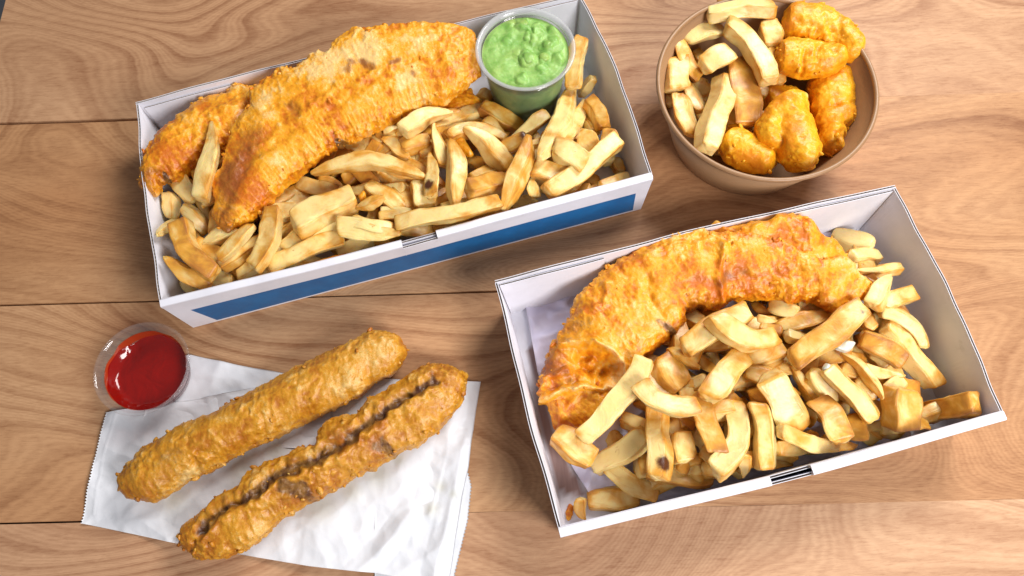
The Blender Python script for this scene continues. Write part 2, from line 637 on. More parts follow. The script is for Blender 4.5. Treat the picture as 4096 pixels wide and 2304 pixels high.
# ================================================================ corrugated card
def sweep_panel(us, ob, ot, nrm, t, raw, name, parent, org, mat=(M_CARD, M_CORE), topz=None, stain=None):
    """a corrugated panel: for each place u the outer bottom point, the outer top point and the outward normal;
    raw = the top edge is a cut edge that shows two liners and the wave between them"""
    n = len(us)
    rec, lin = 1.8, .32
    V = []
    for i in range(n):
        B, T, N = ob[i], ot[i], nrm[i]
        up = (T - B) / np.linalg.norm(T - B)
        if raw:
            V += [B, T, T - N * lin, T - N * lin - up * rec, T - N * (t - lin) - up * rec, T - N * (t - lin), T - N * t, B - N * t]
        else:
            V += [B, B * .5 + T * .5, T - up * .3, T - N * .3, T - N * (t - .3), T - N * t - up * .3, (B + T) * .5 - N * t, B - N * t]
    F = [list(f) for f in grid_faces(n, 8, True)]
    mi = [1 if (raw and (q % 8) in (2, 3, 4)) else 0 for q in range(len(F))]
    F += [list(range(8)), list(range(8 * (n - 1), 8 * n))[::-1]]
    mi += [1 if raw else 0] * 2
    if raw:                                      # the wavy middle layer
        L = np.r_[0, np.cumsum(np.linalg.norm(np.diff(np.array(ot), axis=0), axis=1))]
        m = int(L[-1] / .42)
        q = np.linspace(0, L[-1], m)
        T = np.stack([np.interp(q, L, np.array(ot)[:, c]) for c in range(3)], 1)
        Nn = np.stack([np.interp(q, L, np.array(nrm)[:, c]) for c in range(3)], 1)
        wav = .5 + .5 * np.sin(q * 2 * math.pi / 2.6 + .4 * np.sin(q * .11))
        dep = lin + .06 + wav * (t - 2 * lin - .12)
        C = T - Nn * dep[:, None]
        o0 = len(V)
        V += list(C - [0, 0, .12]) + list(C - [0, 0, rec])
        F += [[o0 + i, o0 + i + 1, o0 + m + i + 1, o0 + m + i] for i in range(m - 1)]
        mi += [1] * (m - 1)
    V = np.array(V)
    st = np.zeros(len(V)) if stain is None else stain(V)
    return build(name, V, F, list(mat), org, parent, {'stain': st}, smooth=False, midx=mi)


def make_box(name, label, par, band, notch, bow, tabs):
    cx, cy, th, L, W, h, Lb, ib, iF = par
    org = np.array([cx, cy, 0.0])
    ex = np.array([math.cos(th), math.sin(th), 0])
    ey = np.array([-math.sin(th), math.cos(th), 0])
    ez = np.array([0, 0, 1.0])
    W3 = lambda a, b, z: org + ex * a + ey * b + ez * z
    box = root(name, org, label, 'takeaway box')
    t = 1.7
    yb, yf = W / 2 - ib, -W / 2 + iF
    # floor
    nu, nv = 70, 44
    V = [W3(-Lb / 2 + .3 + (Lb - .6) * i / (nu - 1), yf + .3 + (yb - yf - .6) * j / (nv - 1), 1.9) for i in range(nu) for j in range(nv)]
    V2 = np.array(V) - [0, 0, 1.6]
    F = [list(f) for f in grid_faces(nu, nv, flip=True)]
    F = [f[::-1] for f in F]
    o2 = len(V)
    F2 = [[q + o2 for q in f[::-1]] for f in F]
    V = np.r_[np.array(V), V2]
    build('floor_panel', V, F + F2, [M_CARD], org, box, {'stain': band['stain'](V)}, smooth=False)

    def wall(nm, a0, a1, off=0.0, drop=0.0, raw=True, bowmm=0.0, thick=t, topf=None, s0=0., s1=1., n=60, extra=()):
        """a0, a1: (top xy, bottom xy) of the two ends in box coordinates"""
        us = sorted(set(list(np.linspace(s0, s1, n)) + list(extra)))
        ob, ot, nr = [], [], []
        T0, T1 = np.array(a0[0], float), np.array(a1[0], float)
        B0, B1 = np.array(a0[1], float), np.array(a1[1], float)
        d = (T1 - T0) / np.linalg.norm(T1 - T0)
        nout = np.array([d[1], -d[0]])
        for u in us:
            Tt, Bb = T0 + (T1 - T0) * u, B0 + (B1 - B0) * u
            bo = bowmm * math.sin(math.pi * u) + .35 * math.sin(u * 9 + a0[0][0]) * (bowmm != 0)
            bo += .28 * math.sin(u * 19 + a0[0][1]) * (s1 - s0 > .9) * (off == 0) * raw * (abs(nout[1] + 1) > .1)
            z = h - drop - (topf(u) if topf else 0)
            k = z / h
            Tt = Bb + (Tt - Bb) * k + nout * (bo - off)
            Bb2 = Bb - nout * off
            ot.append(W3(Tt[0], Tt[1], z + .25 * math.sin(u * 37) * raw))
            ob.append(W3(Bb2[0], Bb2[1], .35))
            nr.append(ex * nout[0] + ey * nout[1])
        return sweep_panel(us, ob, ot, nr, thick, raw, nm, box, org)

    TL, TR, BR, BL = (-L / 2, W / 2), (L / 2, W / 2), (L / 2, -W / 2), (-L / 2, -W / 2)
    bTL, bTR, bBR, bBL = (-Lb / 2, yb), (Lb / 2, yb), (Lb / 2, yf), (-Lb / 2, yf)
    wall('back_wall', (TR, bTR), (TL, bTL), raw=True, bowmm=bow[0])
    g = 2.0
    wall('side_wall', ((TL[0], TL[1] - g), (bTL[0], bTL[1] - g)), ((BL[0], BL[1] + 1), (bBL[0], bBL[1] + 1)), bowmm=bow[1], drop=.6)
    wall('side_wall', ((BR[0], BR[1] + 1), (bBR[0], bBR[1] + 1)), ((TR[0], TR[1] - g), (bTR[0], bTR[1] - g)), bowmm=bow[2], drop=.4)
    # tuck flaps glued inside the back wall
    for s0, s1, dr in tabs:
        wall('tuck_flap', (TR, bTR), (TL, bTL), off=t + .5, drop=dr, raw=True, s0=s0, s1=s1, n=24, thick=1.5, bowmm=bow[0])
    # double front wall with a notch cut into its rolled top
    n0, n1 = notch
    gap = band['gap']
    cut = lambda u: 3.6 if n0 < u < n1 else 1.0
    ext = (n0 - 1e-4, n0 + 1e-4, n1 - 1e-4, n1 + 1e-4)
    rise = lambda u: band['topf'](u)
    wall('front_wall', (BL, bBL), (BR, bBR), topf=lambda u: cut(u) + rise(u), extra=ext, bowmm=bow[3])
    wall('inner_front_wall', ((BL[0] + 1.8, BL[1]), (bBL[0] + 1.8, bBL[1])), ((BR[0] - 1.8, BR[1]), (bBR[0] - 1.8, bBR[1])), off=gap, topf=lambda u: cut(u) + rise(u), extra=ext, bowmm=bow[3])
    for a, b in ((0.0, n0), (n1, 1.0)):
        us = np.linspace(a, b, 40)
        V = []
        for u in us:
            Tt = np.array(BL) + (np.array(BR) - np.array(BL)) * u
            bo = bow[3] * math.sin(math.pi * u) + .35 * math.sin(u * 9 + BL[0]) * (bow[3] != 0)
            z = h - rise(u)
            prof = [(.15, -3.2), (.30, -1.4), (.1, -.35), (-.7, .15), (-(gap + 1), .35), (-(gap + 1.9), -.4), (-(gap + 2.1), -3),
                    (-(gap + 1.75), -3), (-(gap + 1.3), -.9), (-1.4, -.95), (-.25, -1.8), (-.1, -3.2)]
            V += [W3(Tt[0], Tt[1] - bo + (-q[0]), z + q[1] + .12 * math.sin(u * 60)) for q in prof]
        F = [list(f) for f in grid_faces(len(us), 12, True)] + [list(range(12)), list(range(12 * 39, 12 * 40))[::-1]]
        build('rolled_edge', V, F, M_CARD, org, box, {'stain': np.zeros(len(V))}, smooth=False)
    # printed band on the outside of the front wall
    q = band['quad']                             # (u, v) corners: v = share of the wall's height
    nb = 40
    V = []
    for i in range(nb):
        s = i / (nb - 1)
        for (ua, va), (ub, vb) in ((q[0], q[1]), (q[3], q[2])):
            u, v = ua + (ub - ua) * s, va + (vb - va) * s
            Tt = np.array(BL) + (np.array(BR) - np.array(BL)) * u
            Bb = np.array(bBL) + (np.array(bBR) - np.array(bBL)) * u
            bo = (bow[3] * math.sin(math.pi * u) + .35 * math.sin(u * 9 + BL[0]) * (bow[3] != 0)) * v
            topz = h - (1.0 + rise(u))
            Pp = Bb + (Tt - Bb) * v * (topz / h)
            V.append(W3(Pp[0], Pp[1] - bo - .08, .35 + (topz - .35) * v))
    build('printed_band', V, [list(f) for f in grid_faces(nb, 2)], band['mat'], org, box, smooth=False, closed=False)
    return box


def inpoly(XY, P):
    r = np.zeros(len(XY), bool)
    j = len(P) - 1
    for i in range(len(P)):
        xi, yi, xj, yj = P[i][0], P[i][1], P[j][0], P[j][1]
        c = ((yi > XY[:, 1]) != (yj > XY[:, 1])) & (XY[:, 0] < (xj - xi) * (XY[:, 1] - yi) / (yj - yi + 1e-12) + xi)
        r ^= c
        j = i
    return r


B1 = (-79.822, 97.557, 0.214948, 330.35, 160.19, 47.15, 327.13, 3.17, 0.6)
B2 = (137.059, -65.928, 0.185102, 270.87, 159.89, 49.72, 259.49, 5.09, 1.5)
_grease = np.array([at(x, y, 1.9)[:2] for x, y in poly('T', (2108, 1395), (2140, 1372), (2170, 1440), (2210, 1700), (2290, 1870), (2352, 1990), (2300, 1985), (2225, 1965), (2190, 1830), (2150, 1640))])


def stain2(V):
    s = np.zeros(len(V))
    d, _ = polydist(V[:, :2], np.r_[_grease, _grease[:1]])
    ins = inpoly(V[:, :2], _grease)
    return np.clip(.5 + np.where(ins, d, -d) / 2.5, 0, 1)


box1 = make_box('takeaway_box', 'long white corrugated takeaway box with a broad blue band on its front',
                B1, {'gap': 3.2, 'mat': M_BLUE, 'stain': lambda V: np.zeros(len(V)), 'topf': lambda u: 0.0,
                     'quad': [(.054, .05), (.980, .05), (.972, .66), (.036, .66)]},
                (.478, .549), (2.2, 1.8, 4.5, 1.6), ((.815, .985, 4.2), (.015, .17, 3.0))[0:1] and ((.80, .988, 4.2), (.012, .19, 2.6)))
box2 = make_box('takeaway_box', 'wider white takeaway box lined with greaseproof paper, with a slot in its front edge',
                B2, {'gap': 3.6, 'mat': M_SLATE, 'stain': stain2, 'topf': lambda u: 1.2 * math.sin(math.pi * u),
                     'quad': [(.06, .10), (.86, .10), (.93, .66), (.035, .66)]},
                (.463, .556), (1.8, 1.2, 3.0, 1.8), ((.735, .992, 2.4), (.008, .285, 1.8)))

# ================================================================ heights: what a chip comes to rest on
HX0, HY0, HR = -300.0, -190.0, 2.5
HM = np.full((260, 190), 0.0)


def hidx(x, y):
    return (np.clip(((np.asarray(x) - HX0) / HR).astype(int), 0, HM.shape[0] - 1),
            np.clip(((np.asarray(y) - HY0) / HR).astype(int), 0, HM.shape[1] - 1))


def hfill(par, z):
    cx, cy, th, L, W = par[:5]
    gx, gy = np.meshgrid(HX0 + HR * (np.arange(HM.shape[0]) + .5), HY0 + HR * (np.arange(HM.shape[1]) + .5), indexing='ij')
    a = (gx - cx) * math.cos(th) + (gy - cy) * math.sin(th)
    b = -(gx - cx) * math.sin(th) + (gy - cy) * math.cos(th)
    HM[(np.abs(a) < L / 2) & (np.abs(b) < W / 2)] = z


def stamp(V):
    i, j = hidx(V[:, 0], V[:, 1])
    np.maximum.at(HM, (i, j), V[:, 2])


hfill(B1, 1.9)
hfill(B2, 1.9)
BOWL_C, BOWL_Z, BOWL_R, BOWL_B = (182.8, 116.3), 57.85, 74.2, 56.0
gx, gy = np.meshgrid(HX0 + HR * (np.arange(HM.shape[0]) + .5), HY0 + HR * (np.arange(HM.shape[1]) + .5), indexing='ij')
HM[np.hypot(gx - BOWL_C[0], gy - BOWL_C[1]) < BOWL_R] = 2.0


# ================================================================ chips
def chip_surface(p0, p1, w, t, kind, bend, rng, seed, burn=None, tone=0.0):
    p0, p1 = np.array(p0, float), np.array(p1, float)
    ax = p1 - p0
    Lc = np.linalg.norm(ax)
    ax /= Lc
    side = np.cross([0, 0, 1], ax)
    side /= np.linalg.norm(side)
    upv = np.cross(ax, side)
    ni, m = max(16, int(Lc / 1.8)), 36
    cap = np.array([0.0, .35, .68, .88, 1.0])
    s = np.r_[np.zeros(4), np.linspace(0, 1, ni), np.ones(4)]
    capk = np.r_[cap[:4], np.ones(ni), cap[:4][::-1]]
    capo = np.r_[-np.array([1.0, .97, .82, .5]), np.zeros(ni), np.array([1.0, .97, .82, .5])[::-1]]
    cr = min(1.6, .18 * Lc)                                 # rounding of the ends
    sm = s * (1 - 2 * cr / Lc) + cr / Lc
    wid, thk = np.ones_like(s), np.ones_like(s)
    a = rng.uniform(.86, 1.0)
    if kind == 'bar':
        wid = 1 - .10 * np.abs(2 * s - 1) ** 3 * rng.uniform(.3, 1.4) + .06 * np.sin(s * 7 + rng.uniform(0, 6))
        thk = 1 - .12 * np.abs(2 * s - 1) ** 2 + .07 * np.sin(s * 6 + rng.uniform(0, 6))
    elif kind == 'blade':                                   # pointed at both ends
        wid = .16 + .86 * np.sin(np.pi * (.04 + .92 * s)) ** .75
        thk = .30 + .70 * np.sin(np.pi * (.05 + .9 * s)) ** .6
    elif kind == 'tip0':                                    # pointed at its first end
        wid = .22 + .80 * np.clip(s * 1.5, 0, 1) ** .75 * (1 - .18 * s)
        thk = .40 + .60 * np.clip(s * 1.6, 0, 1) ** .8
    elif kind == 'tip1':
        wid = .22 + .80 * np.clip((1 - s) * 1.5, 0, 1) ** .75 * (1 - .18 * (1 - s))
        thk = .40 + .60 * np.clip((1 - s) * 1.6, 0, 1) ** .8
    elif kind == 'slab':                                    # a thin side slice of the potato
        wid = .62 + .40 * np.sin(np.pi * (.08 + .84 * s)) ** .8
        thk = .55 + .45 * np.sin(np.pi * (.1 + .8 * s))
    ang = np.linspace(0, 2 * math.pi, m, endpoint=False) + .02
    e = .22 if kind in ('bar',) else .34
    cx = np.sign(np.cos(ang)) * np.abs(np.cos(ang)) ** e
    cy = np.sign(np.sin(ang)) * np.abs(np.sin(ang)) ** e
    corner = np.clip(np.abs(cx * cy), 0, 1) ** 4.0
    skew, taper, roll = rng.uniform(-.34, .34), rng.uniform(-.26, .26), math.radians(rng.uniform(-16, 16))
    twist = math.radians(rng.uniform(-22, 22))
    sl0, sl1 = rng.uniform(-.35, .35), rng.uniform(-.35, .35)
    vb = rng.uniform(-.02, .05) * Lc
    X = np.zeros((len(s), m, 3))
    B = np.zeros((len(s), m))
    faceb = rng.uniform(-.12, .34, 4)
    quad = ((ang + math.pi / 4) // (math.pi / 2)).astype(int) % 4
    for i in range(len(s)):
        u = sm[i]
        q = 4 * u * (1 - u)
        wob = .03 * Lc * math.sin(u * 5 + seed) * (1 - abs(2 * u - 1))
        c = p0 + ax * Lc * u + side * (bend * q + wob) + upv * (vb * q)
        d = side * (bend * 4 * (1 - 2 * u) / Lc) + upv * (vb * 4 * (1 - 2 * u) / Lc)
        ax2 = ax + d
        ax2 /= np.linalg.norm(ax2)
        s2 = side - ax2 * (side @ ax2)
        s2 /= np.linalg.norm(s2)
        u2 = np.cross(ax2, s2)
        r = roll + twist * (u - .5)
        S, Uv = s2 * math.cos(r) + u2 * math.sin(r), -s2 * math.sin(r) + u2 * math.cos(r)
        hx = cx * (1 + taper * cy) + skew * cy
        pinch = 1 - .085 * (1 - np.abs(cx * cy) ** 1.5)
        lx, ly = hx * wid[i] * w / 2 * capk[i] * pinch, cy * thk[i] * t / 2 * capk[i] * pinch
        k0 = max(0, 1 - u / .25)
        k1 = max(0, 1 - (1 - u) / .25)
        slant = lx * (sl0 * k0 + sl1 * k1)
        X[i] = c + ax2 * (capo[i] * cr + slant)[:, None] + S * lx[:, None] + Uv * ly[:, None]
        B[i] = .60 * corner * (.5 + .5 * capk[i]) + .42 * (capk[i] > .8) * np.exp(-min(u, 1 - u) * Lc / 2.5) + faceb[quad] - .10
    P = X.reshape(-1, 3)
    loc = P - p0
    N = grid_normals(X).reshape(-1, 3)
    if ((X[len(s) // 2] - X[len(s) // 2].mean(0)) * N.reshape(X.shape)[len(s) // 2]).sum() < 0:
        N = -N
    al = loc @ ax
    along = np.stack([al * .28, loc @ side, loc @ upv], 1)
    disp = .62 * noise(loc + seed * 13.7, 10.0, seed) + .36 * noise(along + seed, 3.6, seed + 5) + .17 * noise(along * 1.0 + seed, 1.6, seed + 9)
    disp = disp - .75 * np.clip(ridged(along + seed * 3.3, 7.0, 2, seed + 13) - .62, 0, 1) * 2.0
    endk = (np.repeat(capk, m) < .99)
    disp = disp + endk * .8 * noise(loc + seed, 2.6, seed + 19)
    P = P + N * disp[:, None] * min(1.0, t / 9.0)
    br = B.reshape(-1) + .22 * noise(loc + 7 * seed, 14.0, seed + 3) + .10 * ridged(along + seed, 4.0, 2, seed + 7)
    bu = np.zeros(len(P))
    if burn:
        for (pu, ps, rad) in burn:
            ctr = p0 + ax * Lc * pu + side * (ps * w / 2) + upv * (t / 2)
            bu = np.maximum(bu, 1.25 * np.exp(-(np.linalg.norm(P - ctr, axis=1) / rad) ** 2))
    F = grid_faces(len(s), m, True, flip=True)
    arc = np.tile(np.linspace(0, 1, m, endpoint=False), len(s)) * 2 * (w + t)
    return P, F, {'brown': br, 'burn': bu, 'tone': np.full(len(P), tone), 'along': al * MM, 'around': arc * MM, 'which': np.full(len(P), seed * 1.37)}


def rest(x0, y0, x1, y1, w, t, zmax, tilt=.55):
    """heights of the two ends of a stick of thickness t lying on what is there"""
    n = 25
    s = np.linspace(0, 1, n)
    dx, dy = x1 - x0, y1 - y0
    Ln = math.hypot(dx, dy) + 1e-6
    nx, ny = -dy / Ln, dx / Ln
    hs = []
    for o in (-.30, 0, .30):
        i, j = hidx(x0 + dx * s + nx * o * w, y0 + dy * s + ny * o * w)
        hs.append(HM[i, j])
    h = np.mean(np.sort(np.array(hs), 0)[1:], 0)
    # the edge of the upper hull that lies under the middle
    best = None
    hull = []
    for k in range(n):
        while len(hull) >= 2 and (h[hull[-1]] - h[hull[-2]]) * (k - hull[-2]) <= (h[k] - h[hull[-2]]) * (hull[-1] - hull[-2]):
            hull.pop()
        hull.append(k)
    for a, b in zip(hull[:-1], hull[1:]):
        if s[a] <= .5 <= s[b]:
            best = (a, b)
            break
    a, b = best
    sl = (h[b] - h[a]) / (s[b] - s[a])
    sl = max(-tilt * Ln, min(tilt * Ln, sl))
    mid = h[a] + sl * (.5 - s[a]) if abs(sl) < tilt * Ln - 1e-6 else (h[a] + h[b]) / 2 - .0
    mid = min(mid + t * .46, zmax)
    z0, z1 = mid - sl / 2, mid + sl / 2
    lim = zmax + 5
    return max(min(z0, lim), 1.5 + t / 2), max(min(z1, lim), 1.5 + t / 2)


G1, G2, G3 = 'chips in the blue-banded box', 'chips in the paper-lined box', 'chips in the brown bowl'
RNG = random.Random(11)
CHIP_NO = [0]


def npr(r):
    class Q:
        def uniform(self, a, b, n=None):
            return r.uniform(a, b) if n is None else np.array([r.uniform(a, b) for _ in range(n)])
    return Q()


def project(p):
    r = np.asarray(p, float) - CAM
    k = FPX / (r @ _F)
    return 2048 + (r @ RIGHT) * k, 1152 - (r @ UP) * k


def in_box(P, par, m):
    cx, cy, th, L, W, hh, Lb, ib, iF = par
    a = (P[0] - cx) * math.cos(th) + (P[1] - cy) * math.sin(th)
    b = -(P[0] - cx) * math.sin(th) + (P[1] - cy) * math.cos(th)
    k = min(1.0, P[2] / hh)
    return abs(a) < (Lb + (L - Lb) * k) / 2 - 2.0 - m and b < W / 2 - ib * (1 - k) - 3.0 - m


def lay_chip(view, x1, y1, x2, y2, w, kind='bar', bend=0.0, zmax=44, label=None, group=None, name='chip', cat='chip', burn=None, tone=None, thick=None, mat=None, world=None, zfix=None):
    """a chip whose axis runs between two photo points; its height comes from what it lies on"""
    CHIP_NO[0] += 1
    seed = CHIP_NO[0]
    if world is None:
        a, b, sc = VIEWS[view]
        A, Bp, wpx = vp(view, x1, y1), vp(view, x2, y2), w * sc
        z0, z1 = (22.0, 22.0) if zfix is None else zfix if isinstance(zfix, tuple) else (zfix, zfix)
        for _ in range(5):
            P0, P1 = at(*A, z0), at(*Bp, z1)
            k = px_per_mm((P0 + P1) / 2)
            wm = wpx / k
            t = thick if thick else max(7.5, min(14.0, wm * (.42 if kind == 'slab' else .74)))
            if zfix is None:
                z0, z1 = rest(P0[0], P0[1], P1[0], P1[1], wm, t, zmax)
        par_ = B1 if group == G1 else B2 if group == G2 else None
        if par_ is not None:                                # an end that would lie beyond a wall leans up against it
            ends = []
            for (pp, z) in ((A, z0), (Bp, z1)):
                P = at(*pp, z)
                while z < par_[5] + 3 and not in_box(P, par_, t * .5):
                    z += 1.0
                    P = at(*pp, z)
                ends.append(P)
            P0, P1 = ends
        bm = -bend * sc / k
    else:
        P0, P1, wm, t = world
        z0, z1 = rest(P0[0], P0[1], P1[0], P1[1], wm, t, zmax)
        P0, P1 = np.array([P0[0], P0[1], z0]), np.array([P1[0], P1[1], z1])
        bm = bend
    wm *= .91
    ext = .012 * (P1 - P0)
    P0, P1 = P0 - ext, P1 + ext
    tn = tone if tone is not None else RNG.uniform(-.22, .26)
    V, F, at_ = chip_surface(P0, P1, wm, t, kind, bm, npr(RNG), seed, burn, tn)
    par = B1 if group == G1 else B2 if group == G2 else None
    if par is not None:                                     # a chip stays inside the walls of its box
        cx, cy, th, L, W, hh = par[:6]
        low = V[V[:, 2] < hh + 1]
        if len(low):
            la = (low[:, 0] - cx) * math.cos(th) + (low[:, 1] - cy) * math.sin(th)
            lb = -(low[:, 0] - cx) * math.sin(th) + (low[:, 1] - cy) * math.cos(th)
            am = (par[6] + (L - par[6]) * low[:, 2] / hh) / 2 - 2.4
            da = -max(0, (la - am).max()) + max(0, (-am - la).max())
            db = -max(0, lb.max() - (W / 2 - par[7] - 2.5)) + max(0, (-W / 2 + 6.4) - lb.min())
            mv = np.array([da * math.cos(th) - db * math.sin(th), da * math.sin(th) + db * math.cos(th), 0])
            V, P0, P1 = V + mv, P0 + mv, P1 + mv
    org = np.array([(P0[0] + P1[0]) / 2, (P0[1] + P1[1]) / 2, V[:, 2].min()])
    o = build(name, V, F, mat or M_CHIP, org, None, at_)
    stamp(V)
    tag(o, label, cat, group)
    return o, (P0 + P1) / 2, np.linalg.norm(P1 - P0)

# ================================================================ battered things
def add_crumbs(o, P, N, ex, sn, og, mat, count, seed):
    """crisp bits of batter stuck to the crust, most of them along its edges"""
    r = np.random.RandomState(seed)
    wt = (.10 + ex) * (sn > -.1)
    pick = r.choice(len(P), count, p=wt / wt.sum())
    th, ph = np.linspace(.05, math.pi - .05, 6), np.linspace(0, 2 * math.pi, 8, endpoint=False)
    S = np.stack([np.sin(th)[:, None] * np.cos(ph), np.sin(th)[:, None] * np.sin(ph), np.cos(th)[:, None] + 0 * ph], -1).reshape(-1, 3)
    V, F = [], []
    f0 = grid_faces(6, 8, True).tolist()
    for k in pick:
        a, rad = r.normal(size=(3, 3)), .45 + 1.5 * r.uniform(0, 1) ** 2.5
        q, _ = np.linalg.qr(a)
        B = (S * (1 + .45 * noise(S + r.uniform(0, 90), .8, int(k) % 97)[:, None])) * [rad * r.uniform(1, 1.9), rad, rad * r.uniform(.45, .8)]
        F += [[c + len(V) * 48 for c in f] for f in f0]
        V.append(B @ q.T + P[k] + N[k] * rad * .12)
    V = np.concatenate(V)
    c = build('crumbs', V, F, mat, og, o, {'crest': np.repeat(r.uniform(.2, .9, count), 48), 'brown': np.repeat(r.uniform(-.2, .25, count), 48), 'meat': np.zeros(len(V))})
    c['kind'] = 'stuff'


def batter(name, e1, e2, z1, z2, H, depth, mat, label, cat, group=None, seed=1, step=.62, power=.75, lump=1.2, wrinkle=.9, bubble=.45,
           ring=0.0, feats=(), org=None, edge=1.0, smoothing=3, round_ends=.5, prof=None, brown0=0.0, crumbs=0, warp=1.6, slim=1.0):
    """a battered body lofted between two outlines taken at known heights; its crust is real relief"""
    E1, E2 = np.asarray(e1, float), np.asarray(e2, float)
    q = max(np.linalg.norm(np.diff(E1, axis=0), axis=1).sum(), np.linalg.norm(np.diff(E2, axis=0), axis=1).sum()) / 5.7
    n = int(q / step)
    E1, E2 = smooth1(resample(E1, n), smoothing), smooth1(resample(E2, n), smoothing)
    s = np.linspace(0, 1, n)
    Z1 = np.interp(s, np.linspace(0, 1, len(z1)), z1)
    Z2 = np.interp(s, np.linspace(0, 1, len(z2)), z2)
    P1 = np.array([at(*E1[i], Z1[i]) for i in range(n)])
    P2 = np.array([at(*E2[i], Z2[i]) for i in range(n)])
    mid, half = (P1 + P2) / 2, (P2 - P1) / 2 * slim
    wd = np.linalg.norm(half, axis=1)
    Hs = np.interp(s, np.linspace(0, 1, len(H)), H) * np.clip(1 - np.abs(2 * s - 1) ** 10, 0, 1) ** round_ends
    Hs = np.minimum(Hs, wd * 1.5 + .3)
    Ds = np.minimum(np.interp(s, np.linspace(0, 1, len(depth)), depth), wd * 1.2 + .3) * np.clip(1 - np.abs(2 * s - 1) ** 10, 0, 1) ** round_ends
    m = int(max(60, (wd.max() * 2 + np.max(Hs)) * 1.25 / step * 1.25))
    m += m % 2
    top = np.linspace(0, math.pi, int(m * .66), endpoint=False)
    bot = np.linspace(math.pi, 2 * math.pi, m - len(top), endpoint=False)
    ang = np.r_[top, bot]
    c, sn = np.cos(ang), np.sin(ang)
    f = np.where(sn >= 0, np.abs(sn) ** power, 0)
    if prof is not None:                                    # extra shape across the body, u from -1 (first outline) to 1
        f = np.where(sn >= 0, f * prof(c), f)
    g = np.where(sn < 0, -np.abs(sn) ** .6, 0)
    X = mid[:, None] + half[:, None] * c[None, :, None]
    X[:, :, 2] += Hs[:, None] * f[None] + Ds[:, None] * g[None]
    N = grid_normals(X)
    ctr = X[n // 2].mean(0)
    if ((X[n // 2] - ctr) * N[n // 2]).sum() < 0:
        N = -N
    P, N = X.reshape(-1, 3), N.reshape(-1, 3)
    upper = (np.tile(sn, n) > -.25).astype(float)
    brown = np.zeros(len(P)) + brown0
    meat = np.zeros(len(P))
    crust = np.zeros(len(P))
    Pf = P.copy()
    for ft in feats:
        line = np.array([at(*p, ft[2]) for p in ft[1]])
        wq = Pf[:, :2] + warp * np.stack([noise(Pf * [1, 1, 0], 6.0, seed + 90), noise(Pf * [1, 1, 0], 6.0, seed + 91)], 1)
        d, par = polydist(wq, line) if len(line) > 1 else (np.linalg.norm(Pf[:, :2] - line[0, :2], axis=1), 0)
        k = np.exp(-(d / ft[3]) ** 2) * upper
        if ft[0] == 'ridge':
            wv = .75 + .5 * noise(Pf * [1, 1, 0] + 3, 5.0, seed + 60)
            P = P + N * (k * ft[4] * wv)[:, None]
        elif ft[0] == 'brown':
            brown = brown + k * ft[4]
        elif ft[0] == 'pale':
            crust = crust + k * ft[4]
        elif ft[0] == 'meat':
            meat = np.maximum(meat, k * ft[4] * (.9 + .5 * noise(Pf * [1, 1, 0] + 9, 7.0, seed + 80)))
    L = np.repeat(s * q, m)
    R = np.tile(ang / (2 * math.pi), n) * (wd.mean() * 4)
    so = seed * 31.7
    mask = np.clip(.5 + 1.6 * noise(P + so, 24.0, seed + 5), 0, 1)
    d1 = fbm(P + so, 19.0, 2, seed)
    d2 = ridged(P + so, 13.0, 2, seed + 11) - .60
    d2f = (ridged(P + so, 6.5, 2, seed + 15) - .60) * (.25 + .75 * mask)
    d3 = np.clip(1 - 1.15 * cells(P + so, 4.6, seed + 21), 0, 1) * mask
    d4 = fbm(P + so, 2.2, 2, seed + 31)
    ex = np.abs(np.tile(c, n)) ** 8
    disp = lump * d1 + wrinkle * (1.25 * d2 + 1.05 * d2f) * (1 + .9 * edge * ex) + bubble * d3 * 1.4 + .12 * d4 + edge * ex * (1.1 * noise(P + so, 5.5, seed + 41) + .5 * noise(P + so, 2.6, seed + 43))
    rg = 0
    if ring:
        rg = ridged(np.stack([L * 1.0, R * .30, np.zeros(len(L))], 1) + so, 5.5, 2, seed + 51) - .55
        disp = disp + ring * 1.8 * rg * (.35 + 1.6 * np.tile(c, n) ** 2)
    fade = np.clip(np.repeat(wd, m) / 3.0, .15, 1)
    P = P + N * (disp * fade)[:, None]
    crest = np.clip(.42 + .55 * d2 + .45 * d2f + .45 * d3 + .15 * d4 + .35 * noise(P + so, 30, seed + 71) + .45 * (rg if ring else 0) + crust, 0, 1.4)
    F = grid_faces(n, m, True)
    if ((X[n // 2 + 1] - X[n // 2])).sum() is not None:
        Fn = np.cross(P[F[len(F) // 2][1]] - P[F[len(F) // 2][0]], P[F[len(F) // 2][2]] - P[F[len(F) // 2][0]])
        if Fn @ N[F[len(F) // 2][0]] < 0:
            F = F[:, ::-1]
    F = [list(x) for x in F.tolist()] + [list(range(m)), list(range(m * (n - 1), m * n))[::-1]]
    og = np.array([P[:, 0].mean(), P[:, 1].mean(), P[:, 2].min()])
    o = build(name, P, F, mat, og, None, {'crest': crest, 'brown': brown, 'meat': meat})
    tag(o, label, cat, group)
    if crumbs:
        add_crumbs(o, P, N, ex, np.tile(sn, n), og, mat, crumbs, seed)
    return o, P


def blob(name, outline, zc, H, depth, mat, label, cat, group, seed, feats=(), **kw):
    """a nugget: closed outline split into two edges at its two farthest points"""
    O = np.asarray(outline, float)
    D = np.linalg.norm(O[:, None] - O[None], axis=2)
    i, j = np.unravel_index(D.argmax(), D.shape)
    i, j = min(i, j), max(i, j)
    a = O[i:j + 1]
    b = np.r_[O[j:], O[:i + 1]][::-1]
    return batter(name, a, b, [zc] * 2 if np.isscalar(zc) else zc, [zc] * 2 if np.isscalar(zc) else zc, [H], [depth], mat, label, cat, group, seed=seed, smoothing=8, feats=feats, **kw)

